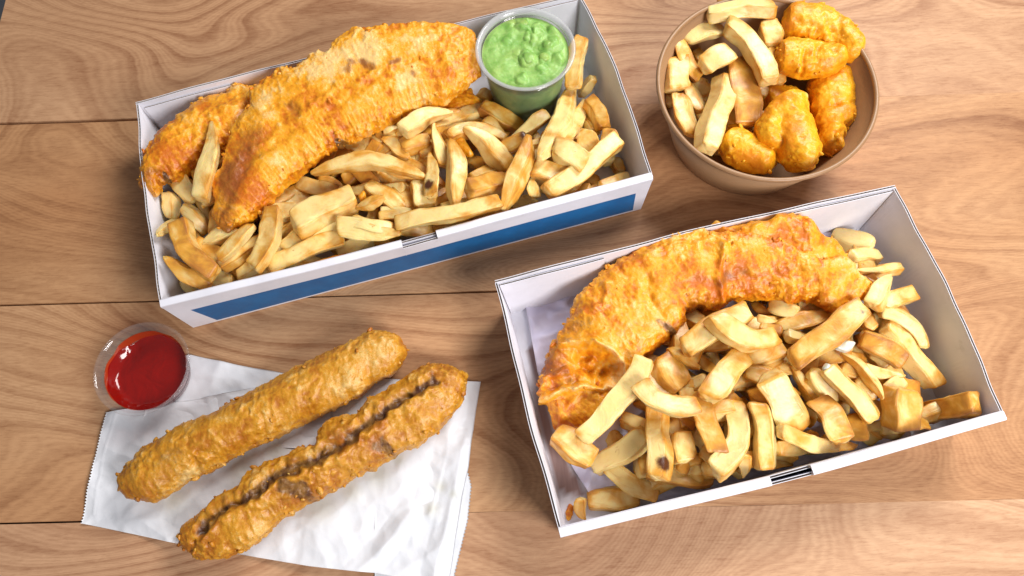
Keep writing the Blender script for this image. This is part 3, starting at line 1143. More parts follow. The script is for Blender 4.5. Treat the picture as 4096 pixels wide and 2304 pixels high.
# ================================================================ kraft bowl, pots of peas and ketchup
bo = (BOWL_C[0], BOWL_C[1], 0.0)
bowl = root('food_bowl', bo, 'round brown kraft paper bowl holding chips and battered nuggets', 'bowl')
Rr, Rb, Hb = BOWL_R, BOWL_B, BOWL_Z
V, F = lathe([(0.01, 1.0), (Rb - 3, 1.0), (Rb - 1.2, .2), (Rb, .15), (Rb + .1, 1.0), (Rr - .9, Hb - 2.6), (Rr - 1.4, Hb - 2.8), (Rb - .8, 2.2), (Rb - 1.2, 1.7), (0.01, 1.6)], bo, 128)
build('wall', V, F, M_KRAFT, bo, bowl)
a = np.linspace(0, 2 * math.pi, 15)
V, F = lathe([(Rr - .3 + 1.65 * math.cos(q), Hb - 1.65 + 1.65 * math.sin(q)) for q in a], bo, 128)
build('rolled_rim', V, F, M_KRAFT, bo, bowl)

PZ = 62.0
pc = at(2101.5, 190, PZ)
po = np.array([pc[0], pc[1], 2.0])
pot = root('sauce_pot', po, 'milky plastic pot filled with mushy peas standing in the blue-banded box', 'pot')
pr, pb = 35.2, 25.5
rr = lambda z: pb + (pr - 3.6 - pb) * z / (PZ - 5.0)
zt = PZ - 3.0
V, F = lathe([(0.01, .4), (pb - 1, .4), (pb, 1.2), (rr(zt - 3), zt - 3), (rr(zt - 3) - .5, zt - 3.1), (pb - .6, 1.6), (pb - 1.2, 1.0), (0.01, 1.0)], po, 112)
build('pot_shell', V, F, M_MILKY, po, pot)
V, F = lathe([(rr(zt - 3) + .05, zt - 2.9), (rr(zt - 3) + .6, zt - 1.2), (pr - .6, zt - .5), (pr, zt), (pr - .5, zt + .7), (pr - 1.2, zt + .9), (rr(zt) + .4, zt + .3), (rr(zt) - .4, zt - 1.4), (rr(zt - 3) - .55, zt - 2.9), (rr(zt - 3) + .05, zt - 2.9)], po, 112)
build('rolled_rim', V, F, M_RIM, po, pot)

# mushy peas: a heaped mash with whole peas standing out of it
plev = 55.0
pk = poly('B', (1230, 200), (1330, 330), (1080, 340), (1270, 480), (1430, 370), (1400, 470), (1220, 640), (1260, 310), (1490, 250), (1390, 560), (1520, 480), (1480, 330), (1110, 190), (960, 310), (1170, 430), (1360, 240))
prd = [6.0, 5.0, 4.6, 6.6, 4.8, 4.8, 4.2, 4.0, 5.0, 4.6, 5.0, 4.2, 3.4, 3.4, 3.6, 4.6]
pw = [at(x, y, 2 + plev + 2)[:2] for x, y in pk]
nr, na = 74, 150
rad = np.linspace(0.003, 1, nr)
aa = np.linspace(0, 2 * math.pi, na, endpoint=False)
Rm = rr(plev) - .75
G = np.stack([po[0] + Rm * rad[:, None] * np.cos(aa), po[1] + Rm * rad[:, None] * np.sin(aa), 2 + plev + 0 * rad[:, None] * aa], -1).reshape(-1, 3)
heap = at(*vp('B', 1400, 380), 2 + plev)
hz = 1.1 * fbm(G, 13, 2, 5) + .45 * ridged(G * [1, 1.6, 1], 8, 2, 8) + 2.4 * np.exp(-(np.hypot(G[:, 0] - heap[0], G[:, 1] - heap[1]) / 17) ** 2)
ctr = at(*vp('B', 1330, 420), 2 + plev)
hz -= 3.4 * np.exp(-(np.hypot(G[:, 0] - ctr[0] - 1, G[:, 1] - ctr[1] - 1) / 4.5) ** 2)
for (x, y), rdi in zip(pw, prd):
    wx, wy = 2.6 * noise(G, 5, int(rdi * 100)), 2.6 * noise(G, 5, int(rdi * 100) + 9)
    d2 = (G[:, 0] + wx - x) ** 2 + (G[:, 1] + wy - y) ** 2
    hz = np.maximum(hz, hz * .6 + np.sqrt(np.clip((rdi * 1.05) ** 2 - d2, 0, None)) * ((.50 if x > po[0] - 4 else .22) + .3 * noise(G, 6, 77)))
ed = np.repeat(rad, na)
G[:, 2] += hz * np.clip((1 - ed) * 9, 0, 1) - .8 * np.clip((ed - .9) * 10, 0, 1)
side = [(Rm * .9999, plev - .9)] + [(rr(z) - .8, z) for z in (44, 30, 14, 2.0)] + [(0.01, 2.0)]
S, SF = lathe(side, po, na)
off = len(G)
Fm = np.r_[grid_faces(nr, na, True, flip=True), grid_faces(len(side), na, True, off, flip=True), np.array([[(nr - 1) * na + i, off + i, off + (i + 1) % na, (nr - 1) * na + (i + 1) % na] for i in range(na)])]
Vm = np.r_[G, S]
mash = build('mushy_peas', Vm, Fm.tolist(), M_PEAS, po, None, {'brown': np.clip(.35 * noise(Vm, 9, 4), 0, 1)})
tag(mash, 'bright green mushy peas with whole peas showing, filling the plastic pot', 'peas')
for k, ((x, y), rdi) in enumerate(zip([pw[0], pw[3], pw[4], pw[5]], [5.2, 5.6, 4.4, 4.4])):
    d = (G[:, 0] - x) ** 2 + (G[:, 1] - y) ** 2
    zz = G[d.argmin(), 2]
    nn, mm_ = 16, 24
    th = np.linspace(.02, math.pi - .02, nn)
    ph = np.linspace(0, 2 * math.pi, mm_, endpoint=False)
    Sx = np.stack([np.sin(th)[:, None] * np.cos(ph), np.sin(th)[:, None] * np.sin(ph), np.cos(th)[:, None] + 0 * ph], -1).reshape(-1, 3)
    rr_ = rdi * .84 * (1 + .10 * noise(Sx + k * 9, .9, k)[:, None] + .05 * noise(Sx + k * 9, .35, k + 40)[:, None])
    Pv = Sx * rr_ * [1, 1, .62] + [x, y, zz - rdi * .44]
    build('pea', Pv, grid_faces(nn, mm_, True, flip=False)[:, ::-1].tolist(), M_PEAS, po, mash, {'brown': np.full(len(Pv), .10 + .30 * (k % 3 == 0))})

KZ = 27.0
kc = at(566.5, 1472, KZ)
ko = np.array([kc[0], kc[1], .9])
cup = root('sauce_pot', ko, 'small clear plastic pot of ketchup standing on the corner of the paper bag', 'pot')
kr, kb = 31.2, 21.5
kt = KZ - .9
kk = lambda z: kb + (kr - 2.6 - kb) * z / kt
V, F = lathe([(0.01, .3), (kb - 1.2, .3), (kb, 1.2), (kk(kt - 4.5), kt - 4.5), (kk(kt - 4.5) + .9, kt - 3.9), (kk(kt - 1) + .9, kt - 1), (kr - .5, kt - .4), (kr, kt), (kr - .4, kt + .5), (kr - 1.3, kt + .5),
              (kk(kt) + .3, kt - .3), (kk(kt - 1) + .3, kt - 1.4), (kk(kt - 4) + .3, kt - 4), (kk(kt - 4.5) - .5, kt - 4.9), (kb - .6, 1.8), (kb - 1.4, .9), (0.01, .9)], ko, 112)
build('pot_shell', V, F, M_CLEAR, ko, cup)
klev = 13.5
nr, na = 50, 140
rad = np.linspace(.003, 1, nr)
aa = np.linspace(0, 2 * math.pi, na, endpoint=False)
lift = 3.0 + 4.2 * np.clip(np.cos(aa - math.radians(225)), -.2, 1) + .8 * np.sin(aa * 5 + 1) + .5 * np.sin(aa * 11)
zed = klev + np.clip(lift, .4, None)
G = np.zeros((nr, na, 3))
for i in range(nr):
    rise = np.clip((rad[i] - .80) / .20, 0, 1) ** 2
    z = klev + rise * (zed - klev) + .8 * rad[i] ** 2 * (1 - rad[i]) * 3 * np.sin(aa * 2 + .6) + .5 * rad[i] ** 2 * np.sin(aa * 3 + rad[i] * 5) + .6 * rad[i] * np.cos(aa - .7)
    Rz = (kk(z) - .62) * rad[i]
    G[i] = np.stack([ko[0] + Rz * np.cos(aa), ko[1] + Rz * np.sin(aa), ko[2] + z], -1)
base = [(kk(z) - .62, z) for z in (9, 5, 2.0)] + [(0.01, 2.0)]
S, _ = lathe(base, ko, na)
Vk = np.r_[G.reshape(-1, 3), S]
off = nr * na
Fk = np.r_[grid_faces(nr, na, True, flip=True), grid_faces(len(base), na, True, off, flip=True), np.array([[(nr - 1) * na + i, off + i, off + (i + 1) % na, (nr - 1) * na + (i + 1) % na] for i in range(na)])]
tag(build('ketchup', Vk, Fk.tolist(), M_KETCHUP, ko), 'glossy red ketchup half filling the small clear pot', 'ketchup')
fn, fm = 70, 6
fa = np.radians(np.linspace(0, 352, fn))
V = []
for q_ in fa:
    zlo = klev + 1.5
    zhi = zlo + 6.5 + 1.3 * math.sin(q_ * 4) + .8 * math.sin(q_ * 9)
    for j in range(fm):
        z = zlo + (min(zhi, kt - 5) - zlo) * j / (fm - 1)
        V.append((ko[0] + (kk(z) - .72) * math.cos(q_), ko[1] + (kk(z) - .72) * math.sin(q_), ko[2] + z))
build('sauce_smear', V, grid_faces(fn, fm), M_FILM, ko, bpy.data.objects['ketchup'], closed=False)


# ================================================================ paper
def coons(top, bottom, left, right, nu, nv):
    T, B, L, R = resample(top, nu), resample(bottom, nu), resample(left, nv), resample(right, nv)
    u, v = np.linspace(0, 1, nu)[:, None, None], np.linspace(0, 1, nv)[None, :, None]
    P = (1 - v) * T[:, None] + v * B[:, None] + (1 - u) * L[None] + u * R[None]
    P -= (1 - u) * (1 - v) * T[0] + u * (1 - v) * T[-1] + (1 - u) * v * B[0] + u * v * B[-1]
    return P


def creases(X, seed, amp, scale):
    k = 0
    W_ = X + 6 * np.stack([noise(X, 30, seed), noise(X, 30, seed + 1), 0 * X[:, 0]], 1)
    for i, (sc, am) in enumerate(((scale * 1.5, 1.0), (scale * .6, .38), (scale * .28, .15))):
        k = k + am * (cells(W_ * [1, 1, 0] + seed * 9.1, sc, seed + i * 7) - .35)
    return amp * k


def sheet(name, parent, org, top, bottom, left, right, z, seed, amp, mat, teeth=(0, 0), nu=150, nv=120, feats=(), thick=.12, stain=()):
    w = lambda pts: np.array([at(x, y, z)[:2] for x, y in pts])
    P = coons(w(top), w(bottom), w(left), w(right), nu, nv)
    for col, n_t, sgn in ((0, teeth[0], -1), (nu - 1, teeth[1], 1)):
        if n_t:
            zig = np.abs(((np.arange(nv) / (nv - 1) * n_t) % 1) * 2 - 1)
            d = P[col] - P[col - sgn * 3]
            d /= np.linalg.norm(d, axis=1, keepdims=True)
            P[col] = P[col - sgn] + d * (.3 + 1.25 * zig)[:, None]
    X = np.concatenate([P, np.zeros((nu, nv, 1))], 2).reshape(-1, 3)
    h = 6.5 * creases(X, seed, amp, 32.0) + .5 * amp * (fbm(X, 60, 2, seed + 3) + .5)
    for (pts, wd_, hh) in feats:
        d, _ = polydist(X[:, :2], w(pts))
        h = h + hh * np.clip(1 - d / wd_, 0, 1)
    st = np.zeros(len(X))
    for (p, r) in stain:
        c = at(*p, z)
        st = np.maximum(st, np.exp(-(np.hypot(X[:, 0] - c[0], X[:, 1] - c[1]) / r) ** 2))
    X[:, 2] = z + np.clip(h, 0, None)
    b = X - [0, 0, thick]
    n = nu * nv
    F = grid_faces(nu, nv, flip=False)
    bd = [i * nv for i in range(nu)] + [(nu - 1) * nv + j for j in range(1, nv)] + [i * nv + nv - 1 for i in range(nu - 2, -1, -1)] + [j for j in range(nv - 2, 0, -1)]
    rim = [[bd[i], bd[(i + 1) % len(bd)], bd[(i + 1) % len(bd)] + n, bd[i] + n] for i in range(len(bd))]
    Fl = F.tolist() + (F[:, ::-1] + n).tolist() + rim
    return build(name, np.r_[X, b], Fl, mat, org, parent, {'stain': np.r_[st, st]}), X


bo_ = at(1100, 1950, 0)
bag = root('paper_bag', (bo_[0], bo_[1], 0), 'crumpled white paper bag with pinked edges lying under the battered sausages', 'paper bag')
bag_org = (bo_[0], bo_[1], 0)
sheet('back_sheet', bag, bag_org, poly('T', (640, 1440), (766, 1421), (962, 1464), (1136, 1494), (1330, 1530)), poly('T', (560, 1760), (800, 1780), (1330, 1800)),
      poly('T', (640, 1440), (560, 1760)), poly('T', (1330, 1530), (1330, 1800)), .14, 3, .9, M_BAG, nu=90, nv=50)
sheet('rear_edge', bag, bag_org, poly('T', (1500, 1850), (1866, 1858)), poly('T', (1500, 2330), (1812, 2330)), poly('T', (1500, 1850), (1500, 2330)), poly('T', (1866, 1858), (1888, 1945), (1874, 2080), (1812, 2330)),
      .16, 5, .4, M_BAG, teeth=(0, 34), nu=50, nv=170)
sheet('front_sheet', bag, bag_org,
      poly('T', (430, 1652), (560, 1632), (736, 1606), (1027, 1553), (1250, 1525), (1567, 1517), (1924, 1530)),
      poly('T', (329, 2094), (729, 2177), (955, 2217), (1246, 2265), (1436, 2286), (1509, 2292), (1650, 2318), (1795, 2350)),
      poly('T', (430, 1652), (329, 2094)), poly('T', (1924, 1530), (1905, 1640), (1888, 1760), (1876, 1870), (1850, 1990), (1795, 2350)), .34, 9, .95, M_BAG, teeth=(38, 0), nu=260, nv=191,
      feats=((poly('J', (235, 560), (170, 780), (105, 1110)), .9, .35), (poly('K', (1130, 480), (1080, 800), (990, 1110)), 9.0, 2.2), (poly('K', (880, 1100), (760, 1270), (600, 1430)), 9.0, 2.0),
             (poly('K', (1180, 700), (1100, 1100), (1020, 1440)), 9.0, 3.0), (poly('K', (990, 1110), (880, 1150), (740, 1300)), 8, 1.5), (poly('K', (480, 1180), (560, 1330)), 8, 1.0),
             (poly('J', (330, 1110), (420, 1180), (560, 1270)), 8, 1.2), (poly('J', (610, 470), (800, 440), (1000, 420)), 3, .8)),
      stain=((vp('K', 700, 890), 9), (vp('K', 400, 1060), 11), (vp('K', 560, 980), 8), (vp('K', 150, 760), 9), (vp('K', -40, 860), 10), (vp('J', 560, 1030), 9), (vp('K', 1000, 1080), 5), (vp('K', 1050, 960), 4), (vp('K', 1120, 1000), 3), (vp('K', 820, 815), 4)))

lo = at(2600, 1600, 2)
liner = root('greaseproof_sheet', (lo[0], lo[1], 2), 'creased lilac greaseproof paper lining the box under the curved fish', 'paper')
sheet('base_fold', liner, (lo[0], lo[1], 2), poly('T', (2099, 1213), (2250, 1180), (2500, 1095), (2900, 1010), (3300, 930)), poly('T', (2361, 1987), (2700, 2010), (3200, 1900), (3640, 1790)),
      poly('T', (2099, 1213), (2150, 1495), (2285, 1863), (2361, 1987)), poly('T', (3300, 930), (3640, 1790)), 2.4, 21, 2.0, M_LINER, nu=150, nv=110,
      feats=((poly('F', (400, 900), (560, 930), (610, 880)), 5, 3.0), (poly('F', (470, 1020), (600, 1000)), 4, 2.5), (poly('F', (400, 1190), (520, 1140)), 4, 1.5), (poly('H', (500, 960), (540, 830)), 3, 2.5)))


def standing_sheet(name, parent, org, pts, z0, z1, off, seed, mat):
    """paper stood up against the back wall of the lined box: pts = pixels along its top edge"""
    cx, cy, th, L, W, h = B2[:6]
    ex, ey = np.array([math.cos(th), math.sin(th), 0]), np.array([-math.sin(th), math.cos(th), 0])
    top = np.array([at(x, y, zt_) for x, y, zt_ in pts])
    n, m = 110, 26
    T = resample(top, n)
    a = (T - [cx, cy, 0]) @ ex
    V = []
    for i in range(n):
        fold = 2.2 * math.sin(i * .17 + seed) + 1.2 * math.sin(i * .46)
        for j in range(m):
            v = j / (m - 1)
            z = z0 + (T[i, 2] - z0) * v
            bb = W / 2 - 3.4 - 4.5 * (1 - z / h) - off * (.4 + .6 * v) - abs(fold) * v
            p = np.array([cx, cy, 0]) + ex * (a[i] + .8 * math.sin(v * 4 + i * .2)) + ey * bb
            V.append((p[0], p[1], z))
    V = np.array(V)
    b = V - ey * .15
    F = grid_faces(n, m)
    return build(name, np.r_[V, b], F.tolist() + (F[:, ::-1] + n * m).tolist(), mat, org, parent, {'stain': np.zeros(2 * len(V))})


standing_sheet('upright_fold', liner, (lo[0], lo[1], 2), [(2640, 965, 40), (2830, 915, 44), (2915, 872, 48), (2960, 905, 44), (2975, 872, 48), (3060, 848, 50), (3160, 833, 50), (3215, 872, 44)], 3, 48, 1.0, 2, M_LINER)

# ---------------------------------------------------------------- words for a chip: its size and cut, and what it lies by
SHAPE = {'bar': 'square-cut', 'blade': 'pointed', 'tip0': 'tapering', 'tip1': 'tapering', 'slab': 'thin sliced'}
MARKS1 = [((2230, 430), 'near the pea pot'), ((2440, 560), 'by the far end wall'), ((2420, 760), 'near the front end corner'), ((1980, 900), 'along the front right of the notch'),
          ((1950, 620), 'in the middle of the heap'), ((1640, 800), 'above the front notch'), ((1350, 950), 'along the front left of the notch'), ((1250, 760), 'below the big fish fillet'),
          ((1600, 520), 'beside the big fish fillet'), ((960, 960), 'at the tip of the big fish fillet'), ((760, 1050), 'in the corner by the ketchup pot'), ((740, 830), 'under the fish tail')]
MARKS2 = [((2300, 1850), 'at the torn end of the fish'), ((2560, 1600), 'inside the curve of the fish'), ((2550, 1950), 'by the greasy corner'), ((2950, 1850), 'above the front slot'),
          ((2900, 1450), 'in the middle of the heap'), ((3250, 1550), 'around the flakes of white fish'), ((3350, 1800), 'along the front wall'), ((3650, 1550), 'by the end wall'),
          ((3450, 1250), 'at the far end of the fish'), ((3420, 1000), 'behind the fish'), ((3050, 1250), 'under the edge of the fish'), ((3800, 1680), 'alone in the clear corner')]
MARKS3 = [((2750, 150), 'at the back of the bowl'), ((2700, 320), 'against the bowl wall'), ((2850, 450), 'in the middle of the bowl'), ((3050, 200), 'next to the nuggets')]


def describe(px, kind, bend, length, marks, where):
    mk = min(marks, key=lambda q: (q[0][0] - px[0]) ** 2 + (q[0][1] - px[1]) ** 2)[1]
    size = 'long' if length > 52 else 'short' if length < 30 else 'medium'
    return '%s %s%s chip %s %s' % (size, 'curved ' if abs(bend) > 30 else '', SHAPE[kind], mk, where)


# ================================================================ filler: chips low in the heaps, seen only through the gaps
def scatter(par, n, zmax, inset, group, where, avoid=()):
    cx, cy, th, L, W = par[:5]
    k = 0
    while k < n:
        a, b = RNG.uniform(-L / 2 + inset, L / 2 - inset), RNG.uniform(-W / 2 + inset, W / 2 - inset)
        x, y = cx + a * math.cos(th) - b * math.sin(th), cy + a * math.sin(th) + b * math.cos(th)
        if any(math.hypot(x - q[0], y - q[1]) < q[2] for q in avoid):
            continue
        r = th + RNG.uniform(-1.5, 1.5)
        ln, w = RNG.uniform(36, 58), RNG.uniform(9.5, 13.5)
        dx, dy = math.cos(r) * ln / 2, math.sin(r) * ln / 2
        bad = False
        for sgn in (-1, 1):
            ex_, ey_ = x + sgn * dx - cx, y + sgn * dy - cy
            ra, rb = ex_ * math.cos(th) + ey_ * math.sin(th), -ex_ * math.sin(th) + ey_ * math.cos(th)
            bad |= abs(ra) > L / 2 - 10 or abs(rb) > W / 2 - 13
            bad |= any(math.hypot(x + sgn * dx - q[0], y + sgn * dy - q[1]) < q[2] - 5 for q in avoid)
        if bad:
            continue
        kd = RNG.choice(['bar', 'bar', 'tip0', 'blade'])
        o, c_, l_ = lay_chip('T', 0, 0, 0, 0, 0, kd, RNG.uniform(-4, 4), zmax, None, group, tone=RNG.uniform(.05, .4),
                 world=((x - dx, y - dy), (x + dx, y + dy), w, w * .82))
        tag(o, 'buried ' + describe(project(c_), kd, 0, l_, MARKS1 if par is B1 else MARKS2, where))
        k += 1


scatter(B1, 104, 31, 14, G1, 'in the blue-banded box', avoid=((po[0], po[1], 37),))
_l = at(2290, 1700, 3)
_l2 = at(2200, 1300, 3)
scatter(B2, 68, 28, 14, G2, 'in the paper-lined box', avoid=((_l[0], _l[1], 34), (_l2[0], _l2[1], 55), at(3800, 1560, 3)[:2].tolist() + [34], at(2330, 2060, 3)[:2].tolist() + [50], at(2200, 1950, 3)[:2].tolist() + [40]))
for k in range(9):
    an, rd_ = RNG.uniform(1.7, 4.6), RNG.uniform(8, 30)
    x, y, r = BOWL_C[0] + rd_ * math.cos(an), BOWL_C[1] + rd_ * math.sin(an), RNG.uniform(0, 3)
    lay_chip('T', 0, 0, 0, 0, 0, 'bar', 0, 20, 'golden chip buried low in the brown bowl', G3, tone=.2, world=((x - 19 * math.cos(r), y - 19 * math.sin(r)), (x + 19 * math.cos(r), y + 19 * math.sin(r)), 15, 11))


def front_row(par, n, group, where, z, a0=26):
    """chips lying along the inside of the front wall"""
    cx, cy, th, L, W = par[:5]
    for k in range(n):
        a = -L / 2 + a0 + (L - 30 - a0) * (k + RNG.uniform(-.25, .25)) / (n - 1)
        b = -W / 2 + RNG.uniform(14, 19)
        r = th + RNG.uniform(-.28, .28)
        x, y = cx + a * math.cos(th) - b * math.sin(th), cy + a * math.sin(th) + b * math.cos(th)
        ln, w = RNG.uniform(30, 46), RNG.uniform(11, 14)
        dx, dy = math.cos(r) * ln / 2, math.sin(r) * ln / 2
        kd = RNG.choice(['bar', 'tip0', 'tip1'])
        o, c_, l_ = lay_chip('T', 0, 0, 0, 0, 0, kd, RNG.uniform(-3, 3), z, None, group, tone=RNG.uniform(-.05, .25), world=((x - dx, y - dy), (x + dx, y + dy), w, w * .8))
        tag(o, 'half-hidden ' + describe(project(c_), kd, 0, l_, MARKS1 if par is B1 else MARKS2, where))


front_row(B1, 9, G1, 'in the blue-banded box', 33)
front_row(B2, 7, G2, 'in the paper-lined box', 27, 75)

# ================================================================ the chips that show, from the bottom of each heap to its top
def heap(rows, marks, where, group, zmax):
    for r in rows:
        view, x1, y1, x2, y2, w, kind, bend = r[:8]
        ex = r[8] if len(r) > 8 else {}
        zm = ex.pop('zm', zmax)
        o, c, ln = lay_chip(view, x1, y1, x2, y2, w, kind, bend, zm, group=group, **ex)
        if 'label' not in ex:
            a, b = vp(view, (x1 + x2) / 2, (y1 + y2) / 2)
            tag(o, describe((a, b), kind, bend, ln, marks, where))


low1 = [
    ('C', 400, 220, 540, 400, 150, 'bar', 0), ('C', 430, 1000, 520, 1130, 90, 'bar', 0), ('C', 790, 940, 760, 1070, 150, 'bar', 0), ('C', 860, 930, 1060, 1020, 170, 'bar', 0),
    ('C', 500, 590, 600, 780, 120, 'bar', 0), ('C', 620, 800, 760, 860, 110, 'bar', 0), ('C', 1330, 250, 1650, 340, 120, 'bar', 0), ('C', 1170, 330, 1480, 430, 160, 'slab', 0),
    ('C', 2090, 250, 2230, 420, 150, 'bar', 0), ('C', 1500, 230, 1700, 290, 120, 'tip1', 0), ('C', 1240, 640, 1300, 470, 120, 'bar', 0), ('C', 2180, 430, 2330, 560, 130, 'bar', 0),
    ('D', 1540, 290, 1590, 410, 120, 'bar', 0), ('D', 1190, 790, 1310, 840, 110, 'bar', 0), ('D', 1000, 950, 1140, 910, 120, 'bar', 0), ('D', 1740, 610, 1790, 700, 100, 'bar', 0),
    ('D', 330, 420, 450, 360, 120, 'bar', 0), ('D', 460, 330, 630, 300, 130, 'bar', 0), ('D', 690, 750, 850, 690, 110, 'bar', 0), ('D', 0, 470, 120, 580, 130, 'bar', 0),
    ('D', 150, 760, 260, 930, 140, 'bar', 0), ('B', 850, 780, 970, 830, 110, 'bar', 0), ('D', 560, 860, 760, 960, 140, 'slab', 0), ('D', 1080, 640, 1200, 560, 110, 'bar', 0), ('D', 860, 560, 930, 420, 120, 'bar', 0),
    ('D', 1330, 880, 1560, 840, 110, 'bar', 0), ('D', 1600, 560, 1700, 640, 110, 'bar', 0), ('D', 150, 560, 330, 620, 120, 'bar', 0), ('D', 780, 330, 900, 470, 120, 'bar', 0),
]
mid1 = [
    ('C', 320, 330, 355, 530, 115, 'slab', -18), ('C', 440, 440, 635, 645, 125, 'slab', -20), ('C', 310, 860, 680, 1070, 150, 'tip0', 20), ('C', 1060, 690, 740, 900, 135, 'bar', 0),
    ('C', 595, 725, 855, 620, 180, 'tip0', 15), ('C', 595, 440, 730, 340, 110, 'tip0', 0), ('C', 1050, 490, 1350, 450, 150, 'slab', 20), ('C', 1400, 690, 1740, 560, 100, 'bar', 0),
    ('C', 1235, 780, 1390, 640, 160, 'bar', 0), ('C', 1115, 955, 1700, 740, 155, 'bar', -15), ('C', 1880, 260, 2180, 480, 190, 'slab', 0), ('C', 2260, 480, 1960, 525, 105, 'tip0', 0),
    ('D', 50, 460, 255, 605, 105, 'blade', -12), ('D', 190, 530, 400, 480, 130, 'bar', 0, {'tone': .28}), ('D', 530, 440, 940, 480, 125, 'bar', -85), ('D', 975, 475, 1240, 290, 125, 'tip0', 10),
    ('D', 1270, 510, 1510, 190, 115, 'blade', 70), ('D', 1545, 180, 1660, 380, 130, 'bar', -10), ('D', 1555, 400, 1560, 600, 170, 'slab', 15), ('D', 1700, 390, 1705, 530, 145, 'bar', 0),
    ('D', 1145, 690, 1485, 780, 180, 'bar', 0), ('D', 1260, 900, 1775, 515, 165, 'bar', 12), ('D', 680, 610, 795, 660, 115, 'bar', 0), ('D', 330, 780, 365, 970, 190, 'bar', 0),
    ('D', 480, 960, 775, 930, 115, 'slab', 0), ('D', 1135, 740, 1160, 885, 105, 'tip0', 0), ('D', 1620, 810, 1830, 735, 95, 'bar', 0), ('B', 1700, 790, 1815, 640, 95, 'bar', 0),
    ('D', 930, 530, 1115, 455, 125, 'bar', 0, {'tone': .25, 'burn': [(.95, .1, 6)], 'label': 'browned chip with a blackened tip in the middle of the blue-banded box'}),
    ('D', 60, 425, 165, 385, 60, 'slab', 0), ('D', 40, 1000, 280, 1010, 100, 'bar', 0),
]
top1 = [
    ('C', 395, 560, 215, 665, 85, 'tip1', 10), ('C', 425, 555, 700, 960, 175, 'bar', 50, {'label': 'large curved chip in the corner by the ketchup pot in the blue-banded box'}),
    ('C', 975, 580, 720, 830, 150, 'slab', -18), ('C', 1165, 515, 1000, 985, 165, 'bar', -40), ('C', 1445, 190, 2315, 215, 150, 'blade', -95, {'label': 'longest arched chip lying just below the big fish fillet in the blue-banded box', 'tone': -.12}),
    ('C', 1310, 600, 1780, 375, 215, 'bar', -15, {'label': 'broad flat chip below the big fish fillet in the blue-banded box', 'tone': -.08}),
    ('C', 1670, 700, 2160, 770, 190, 'tip1', 0), ('C', 1750, 560, 2070, 620, 150, 'bar', 0), ('C', 1790, 450, 2010, 360, 85, 'blade', 10, {'tone': .22}),
    ('D', 205, 420, 565, 280, 145, 'tip1', -50), ('D', 425, 355, 510, 660, 140, 'tip0', 10), ('D', 545, 475, 575, 965, 155, 'blade', -30, {'tone': -.12}),
    ('D', 640, 385, 965, 690, 170, 'tip0', -35), ('D', 760, 235, 1055, 400, 150, 'bar', 0), ('D', 1195, 600, 1440, 95, 180, 'blade', 15, {'label': 'large pointed chip leaning towards the pea pot in the blue-banded box'}),
    ('D', 1290, 540, 1520, 660, 175, 'bar', -10, {'tone': -.14}), ('D', 670, 830, 970, 780, 170, 'bar', 0), ('D', 395, 575, 410, 885, 125, 'tip0', -12, {'burn': [(.80, -.1, 4.5)], 'label': 'pointed chip with a dark burnt spot near its end in the blue-banded box'}),
    ('D', 940, 1005, 1120, 470, 160, 'blade', 15), ('D', 165, 1120, 915, 960, 155, 'bar', 18, {'label': 'long chip lying against the front wall above the notch in the blue-banded box'}),
    ('B', 1715, 330, 1640, 730, 175, 'bar', 25, {'zm': 40, 'label': 'pale broad chip wedged between the pea pot and the end wall'}),
]
# ---- box with the peas
heap(low1, MARKS1, 'in the blue-banded box', G1, 28)
heap(mid1, MARKS1, 'in the blue-banded box', G1, 37)

# the smaller fillet, mostly under the big one
tail_lo = poly('C', (125, 300), (245, 350), (270, 240), (400, 230), (520, 160), (600, 110), (700, 60), 'T', (1000, 560), (1250, 500), (1500, 480), (1700, 470), (1838, 460), (1905, 452), (1930, 415))
tail_up = poly('C', (125, 300), (115, 265), 'A', (170, 1400), (190, 1300), (230, 1190), (340, 1100), (490, 980), (600, 890), (720, 840), (860, 810), (910, 755), (980, 715), (1050, 740), 'T', (1150, 360), (1400, 330), (1700, 340), (1880, 370), (1930, 415))
fish2, P = batter('battered_fish', tail_up, tail_lo, [41, 40, 36, 32, 26, 22, 20], [41, 36, 33, 30, 24, 22, 22], [7, 15, 15, 11, 9, 10, 8], [5, 10, 10, 9, 6, 6, 6], M_FISH,
                  'smaller dark golden battered fish, its tail at the end wall of the blue-banded box', 'fish', seed=3, lump=1.3, wrinkle=1.2, bubble=.6, edge=1.3, brown0=.02, ring=.25, crumbs=65,
                  feats=(('brown', poly('C', (130, 300), (200, 260)), 42, 14, .7), ('brown', poly('A', (900, 900), (1000, 1050)), 45, 8, .35), ('meat', poly('C', (290, 270), (330, 220)), 40, 2.4, 1.0),
                         ('ridge', poly('A', (860, 940), (1040, 830)), 44, 4, 2.5)))
stamp(P)
lay_chip('T', 848, 492, 800, 800, 100, 'tip0', -14, 52, 'upright pale chip standing between the two fish in the blue-banded box', G1, tone=-.05, zfix=50)

